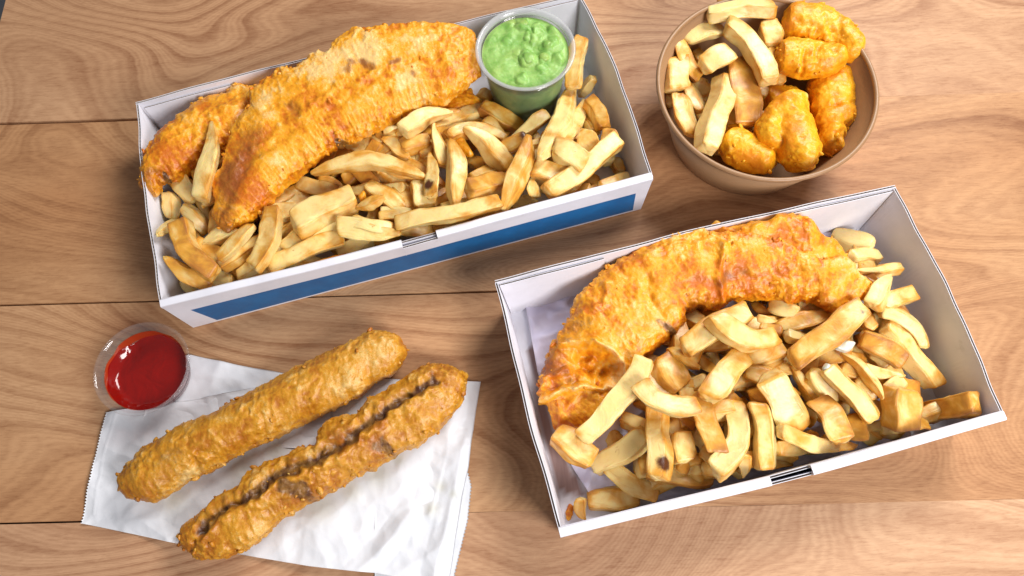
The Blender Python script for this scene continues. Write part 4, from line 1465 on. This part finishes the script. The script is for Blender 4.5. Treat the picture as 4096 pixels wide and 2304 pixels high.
up1 = poly('C', (735, 605), (690, 480), (715, 400), (690, 265), (760, 180), 'A', (870, 1200), (940, 1050), (1045, 890), (1040, 800), (1130, 700), (1300, 605), (1420, 585), (1560, 480), (1670, 465), (1790, 340), (1900, 262), (2000, 282), (2130, 240), (2280, 235),
           'B', (500, 220), (730, 235), (825, 300), (835, 420), (862, 520))
lo1 = poly('C', (735, 605), (780, 612), (860, 590), (960, 555), (1020, 500), (1100, 420), (1240, 280), (1430, 130), 'A', (1560, 1370), (1730, 1240), (1900, 1160), (2050, 1100), (2300, 980),
           'B', (230, 980), (400, 890), (560, 850), (700, 760), (780, 690), (885, 625), (862, 520))
fish1, P = batter('battered_fish', up1, lo1, [42, 45, 47, 52, 56, 54, 50], [42, 42, 42, 42, 42, 42, 46], [8, 11, 12, 12, 12, 11, 8], [6, 8, 8, 8, 8, 8, 7], M_FISH,
                  'largest battered fish fillet, broad and pale gold, lying along the blue-banded box', 'fish', seed=7, power=.5, lump=.8, wrinkle=.75, bubble=.35, edge=1.35, ring=.30, crumbs=100,
                  prof=lambda u: 1 - .07 * np.exp(-((u - .02) / .16) ** 2) + .05 * np.exp(-((u - .42) / .22) ** 2),
                  feats=(('pale', poly('A', (1150, 830), (1400, 720), (1650, 640), (1900, 480), (2200, 400), (2480, 380)), 56, 12, .55), ('pale', poly('A', (1350, 1080), (1500, 1050)), 56, 7, .4), ('pale', poly('A', (1900, 880), (2200, 700), (2450, 620)), 56, 7, .45), ('ridge', poly('A', (1250, 1120), (1560, 1000), (1800, 860), (2030, 700), (2200, 580), (2480, 480)), 56, 2.4, -1.3), ('ridge', poly('A', (1550, 880), (1700, 790), (1800, 700)), 56, 3, 1.8),
                         ('ridge', poly('A', (1950, 690), (2050, 640), (2250, 570)), 56, 2.6, 1.9), ('ridge', poly('A', (1180, 900), (1350, 880), (1420, 920)), 56, 3, -1.8), ('ridge', poly('A', (1060, 1240), (1180, 1200)), 54, 2.5, 1.8),
                         ('ridge', poly('B', (550, 430), (620, 560), (540, 700)), 56, 3, 1.6), ('ridge', poly('A', (960, 1330), (1150, 1250), (1350, 1120)), 54, 4, -1.4),
                         ('brown', poly('A', (1060, 1150), (960, 1330), (880, 1440)), 54, 13, .75), ('brown', poly('A', (1380, 880), (1420, 960)), 56, 6, .6), ('brown', poly('A', (1850, 600), (1880, 540)), 58, 4.0, .8),
                         ('brown', poly('A', (1980, 540), (2050, 580)), 58, 3.5, .95), ('brown', poly('A', (2200, 530), (2260, 510)), 58, 3.2, .9), ('brown', poly('C', (760, 560), (820, 420), (830, 250)), 48, 8, .75),
                         ('brown', poly('B', (540, 330), (620, 300), (700, 320)), 56, 7, .3), ('brown', poly('B', (310, 610), (330, 630)), 56, 2.2, .8),
                         ('meat', poly('A', (1760, 1190), (1840, 1170)), 46, 1.5, .9), ('meat', poly('A', (2050, 1100), (2090, 1065)), 46, 1.5, .8), ('meat', poly('A', (2300, 960), (2350, 940)), 46, 1.5, .8)))
stamp(P)
heap(top1, MARKS1, 'in the blue-banded box', G1, 44)


def scrap(name, outline, z, H, label, cat, mat, seed, group=None, **kw):
    return blob(name, outline, z, H, H * .7, mat, label, cat, group, seed, lump=.8, wrinkle=.7, bubble=.5, step=.55, **kw)


scrap('batter_scrap', poly('D', (565, 470), (600, 445), (660, 490), (720, 580), (690, 600), (610, 540)), 33, 4, 'crisp orange batter scrap among the chips in the middle of the blue-banded box', 'batter scrap', M_FISH, 61)
scrap('batter_scrap', poly('C', (1440, 885), (1490, 860), (1620, 820), (1720, 800), (1690, 840), (1540, 880)), 33, 3, 'crisp batter scrap along the front wall of the blue-banded box', 'batter scrap', M_FISH, 62)
scrap('batter_scrap', poly('C', (1805, 350), (1850, 312), (1875, 370), (1820, 410)), 42, 3, 'small orange batter scrap on the chips left of the notch', 'batter scrap', M_FISH, 63)
scrap('batter_scrap', poly('H', (360, 1090), (385, 1045), (425, 1060), (410, 1110), (390, 1165), (365, 1160)), 2.8, 1.2, 'thin flat flake of batter on the floor of the paper-lined box', 'batter scrap', M_FISH, 64)

# ---- lined box
low2 = [
    ('H', 880, 720, 905, 860, 120, 'bar', 0), ('H', 630, 650, 730, 570, 130, 'bar', 0), ('H', 1110, 780, 1195, 825, 100, 'bar', 0), ('H', 1200, 830, 1310, 840, 110, 'bar', 0), ('H', 1070, 490, 1170, 570, 140, 'bar', 0),
    ('H', 1640, 820, 1900, 830, 110, 'bar', 0), ('H', 1520, 170, 1560, 280, 120, 'bar', 0), ('I', 1240, 720, 1370, 745, 145, 'bar', 0), ('I', 880, 760, 1040, 880, 150, 'bar', 0), ('I', 740, 540, 800, 660, 100, 'tip1', 0),
    ('I', 1050, 810, 1210, 800, 130, 'bar', 0), ('I', 480, 790, 570, 840, 100, 'bar', 0), ('I', 590, 230, 710, 290, 120, 'bar', 0), ('I', 840, 230, 920, 290, 110, 'bar', 0), ('I', 340, 180, 410, 300, 120, 'bar', 0),
    ('G', 810, 600, 1015, 585, 145, 'bar', 0), ('G', 480, 950, 620, 985, 110, 'bar', 0), ('F', 1410, 980, 1570, 1080, 140, 'bar', 0), ('F', 1490, 1320, 1630, 1390, 120, 'bar', 0), ('G', 320, 1240, 400, 1390, 120, 'bar', 0),
    ('G', 640, 1300, 720, 1400, 110, 'bar', 0), ('H', 1230, 560, 1330, 660, 120, 'bar', 0), ('I', 620, 460, 740, 420, 120, 'bar', 0), ('H', 1440, 330, 1540, 390, 130, 'bar', 0, {'tone': .35}), ('G', 700, 800, 900, 700, 130, 'bar', 0),
    ('H', 1480, 790, 1600, 880, 120, 'bar', 0), ('I', 200, 900, 420, 950, 110, 'bar', 0), ('G', 960, 1100, 1100, 1010, 130, 'bar', 0), ('I', 980, 180, 1100, 300, 120, 'bar', 0),
]
mid2 = [
    ('H', 545, 800, 905, 570, 175, 'bar', 12), ('H', 1000, 50, 1150, 265, 220, 'slab', 0), ('H', 1600, 280, 1800, 385, 115, 'blade', 0, {'tone': .5, 'label': 'dark reddish brown chip end in the middle of the paper-lined box'}),
    ('H', 1590, 140, 1800, 200, 160, 'slab', 0), ('H', 1330, 410, 1570, 410, 130, 'bar', 0), ('H', 950, 900, 1390, 950, 165, 'slab', 15), ('H', 540, 1110, 890, 1085, 195, 'slab', 0), ('H', 470, 1025, 510, 1180, 95, 'tip1', 15),
    ('H', 1130, 560, 1155, 770, 150, 'bar', 0), ('H', 1595, 750, 1585, 915, 115, 'tip1', 0), ('H', 1290, 670, 1420, 750, 125, 'bar', 0), ('F', 1300, 1260, 1540, 1400, 110, 'blade', 0),
    ('I', 1380, 690, 1755, 605, 185, 'bar', 0, {'tone': .22, 'zfix': (9, 17), 'label': 'lone golden brown chip in the clear front corner of the paper-lined box'}), ('I', 1075, 495, 1195, 395, 125, 'bar', 0), ('I', 880, 380, 1035, 510, 165, 'slab', 0, {'tone': .2, 'burn': [(1.0, -.4, 4)]}),
    ('I', 890, 315, 1215, 370, 120, 'tip1', 10), ('I', 540, 325, 690, 570, 150, 'slab', 0), ('I', 830, 650, 870, 840, 150, 'bar', 0), ('I', 330, 600, 385, 790, 135, 'bar', 0), ('G', 905, 1030, 1000, 1110, 115, 'bar', 0),
    ('G', 680, 430, 985, 500, 195, 'slab', 0), ('G', 860, 690, 1180, 670, 110, 'tip0', 10), ('G', 985, 955, 1275, 855, 155, 'bar', 0), ('G', 260, 1085, 650, 1010, 135, 'blade', 15, {'tone': .3}), ('G', 140, 1040, 300, 1055, 85, 'tip1', 12),
    ('G', 230, 940, 440, 1000, 140, 'slab', 0), ('G', 100, 920, 240, 1010, 95, 'blade', 0), ('G', 150, 1105, 320, 1145, 95, 'bar', 0), ('G', 60, 1330, 330, 1255, 175, 'bar', 0), ('G', 345, 1150, 490, 1190, 120, 'bar', 0),
]
top2 = [
    ('H', 470, 600, 905, 60, 150, 'bar', 60, {'label': 'long pale chip curving up from the torn end of the fish in the paper-lined box', 'tone': -.14}), ('H', 280, 575, 545, 760, 180, 'bar', 0, {'label': 'blocky chip leaning on the end wall at the torn end of the fish'}),
    ('H', 1245, 310, 1400, 710, 160, 'bar', -12), ('H', 1570, 35, 1325, 335, 170, 'bar', 0), ('H', 985, 395, 990, 875, 158, 'bar', 0, {'burn': [(.84, .55, 5.5)], 'label': 'upright bar-shaped chip with a dark burnt patch in the paper-lined box'}),
    ('H', 865, 215, 1275, 370, 150, 'bar', 105, {'zm': 50}), ('H', 1540, 455, 1410, 945, 150, 'bar', -95, {'tone': -.1}), ('H', 1690, 395, 1745, 850, 165, 'bar', -12), ('H', 1745, 165, 1945, 540, 220, 'bar', -15),
    ('H', 670, 865, 1015, 1075, 160, 'slab', 12), ('I', 310, 790, 870, 900, 140, 'tip1', 45, {'tone': -.15, 'label': 'pale curved chip tapering to the right along the front wall of the paper-lined box'}),
    ('I', 655, 310, 985, 680, 160, 'bar', 0), ('I', 1175, 455, 1175, 755, 245, 'bar', 0, {'tone': .16, 'label': 'chunky square golden chip towards the clear corner of the paper-lined box'}), ('I', 570, 545, 760, 850, 190, 'bar', -20),
    ('I', 745, 205, 1050, 540, 75, 'blade', -55), ('I', 1080, -10, 1460, 435, 185, 'bar', -10, {'label': 'largest chip slanting along the end wall of the paper-lined box'}), ('G', 1040, 985, 1345, 1260, 125, 'bar', -75, {'zm': 34}),
    ('I', 890, 95, 1200, 270, 180, 'bar', -15, {'zm': 48}), ('G', 965, 955, 1110, 725, 165, 'tip1', 0), ('F', 1420, 1270, 1880, 995, 185, 'bar', 0),
    ('F', 1620, 1020, 2085, 1160, 155, 'bar', 110, {'zm': 50, 'label': 'smooth chip curved like a banana lying across another under the fish'}),
    ('G', 395, 1350, 905, 960, 215, 'bar', 0, {'zm': 50, 'burn': [(.91, -.2, 2.6)], 'label': 'broad straight chip with one brown spot running from the far end of the fish'}),
]
heap(low2, MARKS2, 'in the paper-lined box', G2, 25)
heap(mid2, MARKS2, 'in the paper-lined box', G2, 34)
o4u = poly('F', (1560, 470), (1600, 400), (1645, 350), (1700, 390), 'G', (30, 385), (200, 350), (300, 300), (385, 290), (500, 340), (600, 430), (700, 490), (760, 570), (790, 650))
o4l = poly('F', (1560, 470), (1650, 520), (1800, 560), 'G', (60, 600), (250, 680), (450, 740), (650, 750), (750, 710), (790, 650))
fish4, P = batter('battered_fish', o4u, o4l, [40, 44, 44, 36], [34, 36, 36, 34], [6, 11, 13, 7], [6, 8, 8, 6], M_FISH,
                  'short battered fish piece behind the curved fillet in the paper-lined box', 'fish', seed=13, lump=1.2, wrinkle=1.0, bubble=.6, edge=1.2, crumbs=35,
                  feats=(('ridge', poly('G', (50, 420), (300, 330)), 48, 4, 2), ('brown', poly('G', (100, 450), (250, 480), (500, 590)), 48, 7, .25)))
stamp(P)
out3 = poly('H', (285, 545), (262, 430), (215, 330), (190, 240), (205, 130), 'F', (415, 1380), (460, 1260), (520, 1150), (600, 1060), (602, 990), (650, 900), (760, 790), (820, 730), (930, 660), (1130, 540), (1340, 470), (1540, 410), (1590, 440), (1700, 440), (1850, 440),
            'G', (100, 440), (330, 520), (560, 610), (770, 620), (830, 680), (870, 740), (960, 770), (978, 840))
in3 = poly('H', (285, 545), (350, 520), (440, 545), (600, 500), (660, 420), (695, 290), (800, 200), (860, 90), 'F', (1150, 1300), (1250, 1220), (1370, 1160), (1410, 1080), (1440, 1000), (1560, 970), (1700, 955), (1740, 910), (1880, 890), (2060, 890),
           'G', (330, 920), (390, 942), (440, 900), (560, 910), (600, 960), (690, 1000), (800, 930), (940, 890), (978, 840))
fish3, P = batter('battered_fish', out3, in3, [16, 24, 32, 40, 44, 44, 42], [14, 20, 26, 30, 34, 38, 42], [11, 14, 15, 14, 12, 11, 8], [10, 12, 13, 12, 10, 8, 6], M_FISH,
                  'thick curved battered fish with a torn hollow end in the paper-lined box', 'fish', seed=19, power=.48, lump=1.2, wrinkle=.9, bubble=.5, edge=1.35, ring=.2, crumbs=100,
                  feats=(('ridge', poly('H', (480, 50), (570, 90), (650, 120)), 40, 9, -8.0), ('ridge', poly('H', (420, 110), (600, 170)), 38, 8, -4.0), ('pale', poly('H', (480, 50), (570, 90), (640, 150)), 40, 9, .25),
                         ('ridge', poly('H', (330, -40), (440, -70), (560, -60), (680, 0), (740, 60), (770, 130), (720, 220), (620, 240), (500, 230), (330, 260), (240, 300)), 40, 2.1, 6.0), ('pale', poly('H', (330, -40), (440, -70), (560, -60), (680, 0), (740, 60), (770, 130), (720, 220), (620, 240), (500, 230), (330, 260), (240, 300)), 40, 2.6, .5),
                         ('ridge', poly('H', (215, 300), (235, 180), (370, 140)), 36, 2.2, 4.4), ('ridge', poly('H', (270, 300), (330, 420), (350, 510)), 30, 2.6, 2.2), ('ridge', poly('H', (300, 300), (480, 330)), 34, 6, -2.5),
                         ('ridge', poly('F', (870, 760), (860, 900), (700, 960)), 52, 3, 2.2), ('ridge', poly('F', (1720, 500), (1690, 700), (1740, 850)), 54, 2.4, 2.4), ('ridge', poly('F', (1180, 740), (1170, 900), (1290, 940)), 54, 4, -2.6),
                         ('ridge', poly('F', (1000, 620), (1290, 520), (1520, 480)), 54, 3, 2.0), ('ridge', poly('F', (1480, 480), (1540, 440)), 52, 3, -2.5), ('ridge', poly('G', (0, 720), (200, 730), (450, 700)), 50, 5, -2.0),
                         ('brown', poly('F', (700, 1000), (800, 1060), (1000, 1080)), 50, 10, .40), ('brown', poly('F', (430, 1350), (520, 1220), (600, 1130)), 36, 7, .55), ('brown', poly('F', (1700, 760), (1760, 700)), 54, 4.5, .8), ('brown', poly('F', (1300, 780), (1350, 850)), 54, 7, .3),
                         ('brown', poly('H', (230, 130), (330, 120), (400, 190)), 36, 8, .65), ('brown', poly('G', (600, 930), (690, 960)), 44, 7, .5), ('brown', poly('G', (20, 700), (80, 690)), 50, 4, .5),
                         ('meat', poly('F', (1240, 1080), (1350, 1150)), 36, 3.0, .8), ('meat', poly('F', (1440, 970), (1590, 950)), 40, 2.0, .8), ('meat', poly('H', (740, 300), (800, 250)), 30, 2.0, .6)))
stamp(P)
heap(top2, MARKS2, 'in the paper-lined box', G2, 44)
def ring_outline(view, x, y, rx, ry, seed):
    r = random.Random(seed)
    return poly(view, *[(x + rx * (1 + r.uniform(-.4, .4)) * math.cos(q), y + ry * (1 + r.uniform(-.4, .4)) * math.sin(q)) for q in np.linspace(0, 2 * math.pi, 13)[:-1]])


scrap('fish_flake', ring_outline('I', 775, 155, 80, 42, 4), 46.0, 2.4, 'larger flake of white cooked fish on the chips in the paper-lined box', 'fish flake', M_FLAKE, 71, power=.8, edge=1.6)
scrap('fish_flake', ring_outline('I', 645, 308, 42, 30, 8), 46, 3.0, 'tiny flake of white fish on the end of a chip in the paper-lined box', 'fish flake', M_FLAKE, 72, power=.8, edge=1.6)

# ---- bowl
bowl_rows = [
    ('E', 410, 600, 510, 690, 150, 'bar', 0, {'zfix': (22, 22)}), ('E', 190, 630, 225, 770, 80, 'bar', 0, {'zfix': (26, 26)}), ('E', 400, 370, 450, 450, 90, 'bar', 0, {'zfix': (30, 30)}), ('E', 620, 910, 670, 830, 95, 'tip0', 0, {'zfix': (24, 24)}),
    ('E', 860, 640, 920, 700, 100, 'bar', 0, {'zfix': (28, 28)}), ('E', 340, 615, 440, 810, 125, 'slab', 0, {'zfix': (32, 32)}), ('E', 560, 10, 830, 0, 110, 'bar', 0, {'zfix': (50, 50)}), ('E', 980, 460, 1000, 610, 110, 'bar', 0, {'zfix': (34, 34)}),
    ('E', 930, 340, 985, 440, 100, 'bar', 0, {'zfix': (44, 38)}), ('E', 340, 300, 610, 225, 145, 'slab', -20, {'zfix': (44, 44), 'label': 'twisted thin chip at the back of the brown bowl'}), ('E', 280, 290, 430, 570, 130, 'bar', 35, {'zfix': (42, 34)}),
    ('E', 245, 425, 255, 660, 155, 'bar', 0, {'zfix': (40, 38), 'label': 'stubby chip with a brown crease against the wall of the brown bowl'}), ('E', 280, 680, 375, 985, 165, 'slab', 0, {'zfix': (40, 34)}), ('E', 700, 440, 780, 910, 190, 'bar', -18, {'zfix': (40, 34), 'label': 'thick ridged chip in the middle of the brown bowl'}),
    ('E', 930, 160, 960, 345, 185, 'bar', 0, {'zfix': (47, 44)}), ('E', 490, 105, 970, 65, 125, 'bar', 0, {'zfix': (55, 54), 'label': 'straight pale chip lying across the back rim of the brown bowl', 'tone': -.12}),
    ('E', 450, 490, 660, 375, 165, 'bar', 0, {'zfix': (46, 48), 'tone': -.15}), ('E', 625, 560, 480, 1085, 175, 'bar', -12, {'zfix': (40, 50), 'tone': -.12, 'label': 'long straight pale chip leaning on the front rim of the brown bowl'}),
    ('E', 620, 185, 935, 600, 175, 'bar', -75, {'zfix': (54, 52), 'tone': -.2, 'label': 'longest pale curved chip on top of the heap in the brown bowl'}),
]
heap(bowl_rows, MARKS3, 'in the brown bowl', G3, 42)
GN_ = 'battered nuggets in the brown bowl'
NUG = [
    ('low battered nugget half hidden in the middle of the brown bowl', poly('E', (890, 700), (920, 650), (1000, 635), (1100, 650), (1200, 700), (1210, 850), (1100, 900), (950, 850)), 24, 9, 10, ()),
    ('small battered nugget under the oval one at the front of the brown bowl', poly('E', (610, 950), (650, 900), (760, 940), (850, 1010), (990, 1120), (1000, 1180), (960, 1230), (800, 1150)), 21, 9, 10, ()),
    ('upright battered nugget standing against the right wall of the brown bowl', poly('E', (1225, 570), (1330, 530), (1480, 485), (1535, 580), (1545, 750), (1552, 880), (1490, 960), (1470, 1060), (1460, 1115), (1390, 1145), (1300, 1060), (1250, 920), (1240, 800)), 30, 15, 14,
     (('ridge', poly('E', (1240, 780), (1400, 760), (1540, 740)), 40, 3, -3.5), ('ridge', poly('E', (1260, 930), (1400, 910), (1500, 930)), 36, 3, -3.0), ('ridge', poly('E', (1390, 1080), (1460, 1010)), 34, 4, -4), ('brown', poly('E', (1330, 1080), (1440, 1110)), 34, 7, .6))),
    ('wide scooped battered nugget hanging over the back rim of the brown bowl', poly('E', (1030, 140), (1070, 80), (1130, 50), (1290, 70), (1400, 130), (1500, 200), (1600, 300), (1622, 350), (1575, 440), (1480, 430), (1380, 350), (1250, 310), (1120, 285), (1050, 240)), 50, 12, 10,
     (('ridge', poly('E', (1150, 190), (1300, 240), (1400, 280)), 58, 6, -4.0), ('ridge', poly('E', (1400, 210), (1480, 330)), 58, 5, -3.0), ('brown', poly('E', (1110, 270), (1300, 310)), 54, 6, .3))),
    ('ribbed battered nugget across the middle of the brown bowl', poly('E', (985, 400), (1010, 330), (1070, 300), (1180, 320), (1290, 335), (1390, 345), (1495, 410), (1460, 500), (1360, 545), (1230, 540), (1190, 555), (1110, 530), (1030, 500)), 46, 12, 11,
     (('ridge', poly('E', (1190, 400), (1200, 540)), 54, 2.6, -3.0), ('ridge', poly('E', (1290, 350), (1270, 460)), 54, 3, -2.0), ('ridge', poly('E', (1230, 430), (1480, 400)), 54, 4, 1.6))),
    ('lumpy battered nugget at the front of the brown bowl, largest of them', poly('E', (830, 930), (860, 850), (930, 790), (1000, 710), (1100, 705), (1195, 725), (1205, 850), (1250, 940), (1270, 1040), (1300, 1100), (1270, 1190), (1220, 1232), (1120, 1215), (1040, 1150), (960, 1080), (850, 1030)), 38, 15, 14,
     (('ridge', poly('E', (1000, 900), (1020, 1050)), 46, 4, -4.0), ('ridge', poly('E', (1060, 760), (1150, 880)), 48, 5, 3), ('brown', poly('E', (1080, 1090), (1180, 1170)), 44, 6, .3))),
    ('smooth oval yellow battered nugget at the front of the brown bowl', poly('E', (565, 1060), (590, 1000), (660, 960), (730, 960), (850, 1040), (960, 1120), (975, 1190), (945, 1248), (860, 1245), (740, 1210), (620, 1150)), 28, 12, 12, ()),
]
for k, (lab, O, zc, H, dp, ft) in enumerate(NUG):
    o, P = blob('battered_nugget', O, zc, H, dp, M_NUGGET, lab, 'nugget', GN_, 101 + k, feats=ft, lump=1.1, wrinkle=.75, bubble=.55, edge=.6, power=.62, step=.6, crumbs=15)
    stamp(P)

# ================================================================ the two battered sausages
s1u = poly('J', (256, 965), (258, 900), (275, 855), (400, 728), (520, 650), (630, 588), (760, 545), (900, 470), (1130, 345), 'K', (300, 280), (460, 192), (560, 150), (670, 95), (745, 100), (810, 125), (862, 190), (866, 230))
s1l = poly('J', (256, 965), (270, 1010), (310, 1040), (440, 1055), (540, 1000), (620, 930), (740, 890), (850, 820), 'K', (0, 765), (160, 690), (330, 600), (470, 540), (520, 510), (600, 480), (680, 400), (770, 360), (820, 300), (866, 230))
saus1, P = batter('battered_sausage', s1u, s1l, [14] * 2, [13] * 2, [12, 16, 17, 17, 16, 13], [12], M_SAUS, 'plump whole battered sausage, the one nearer the ketchup, on the white paper bag', 'sausage', seed=31, power=.9, slim=.90, lump=.8, wrinkle=.8, bubble=.9, crumbs=80,
                  ring=.25, edge=.7, round_ends=.5, brown0=.02, feats=(('brown', poly('J', (290, 900), (380, 1000), (480, 850)), 26, 14, .45), ('brown', poly('J', (560, 760), (800, 640)), 30, 8, .35), ('pale', poly('J', (1000, 520), (1130, 560)), 30, 10, .35), ('pale', poly('K', (640, 250), (760, 180)), 30, 9, .3), ('brown', poly('K', (560, 470), (700, 380)), 20, 6, .3), ('ridge', poly('J', (680, 770), (740, 760)), 30, 2.0, -3.0), ('ridge', poly('J', (640, 860), (650, 800)), 28, 1.6, -2.4)))
s2u = poly('J', (585, 1270), (595, 1165), (690, 1110), (785, 1020), (860, 985), (905, 950), (945, 880), (1030, 840), (1100, 800), 'K', (150, 810), (250, 750), (370, 720), (390, 650), (440, 590), (520, 560), (600, 550), (660, 470), (750, 420), (840, 370), (900, 310), (980, 275), (1090, 292), (1160, 318), (1192, 350), (1190, 400))
s2l = poly('J', (585, 1270), (640, 1320), (700, 1360), (800, 1362), (880, 1345), (1000, 1290), 'K', (60, 1260), (120, 1190), (250, 1100), (380, 1030), (500, 965), (600, 905), (680, 870), (830, 790), (960, 740), (1050, 650), (1110, 570), (1165, 500), (1190, 400))
slit = poly('J', (690, 1190), (800, 1090), (900, 1040), (1010, 990), 'K', (130, 905), (330, 830), (480, 750), (560, 690), (640, 620), (760, 540), (860, 470), (950, 420), (1010, 380))
lipA = slit + [-14, -26]
lipB = slit + [16, 30]
saus2, P = batter('battered_sausage', s2u, s2l, [12] * 2, [12] * 2, [11, 15, 16, 16, 16, 13], [11], M_SAUS, 'battered sausage split open along its length on the white paper bag', 'sausage', seed=37, power=.85, slim=.92, lump=1.0, wrinkle=1.0, bubble=.8, crumbs=120,
                  ring=.2, edge=1.2, round_ends=.5, warp=2.8, feats=(('ridge', slit, 24, 4.0, -4.8), ('ridge', lipA + [-4, -12], 24, 2.6, 2.2), ('ridge', lipB, 24, 3.0, 3.6), ('meat', slit, 24, 4.2, 1.0), ('meat', slit + [-8, -30], 24, 4.5, .42),
                         ('meat', poly('K', (200, 960), (300, 990)), 24, 5, 1.2), ('meat', poly('K', (720, 720), (770, 760)), 24, 4, 1.1), ('ridge', poly('J', (660, 1280), (700, 1220)), 20, 3, -3), ('brown', poly('K', (100, 1100), (260, 980)), 24, 7, .4)))
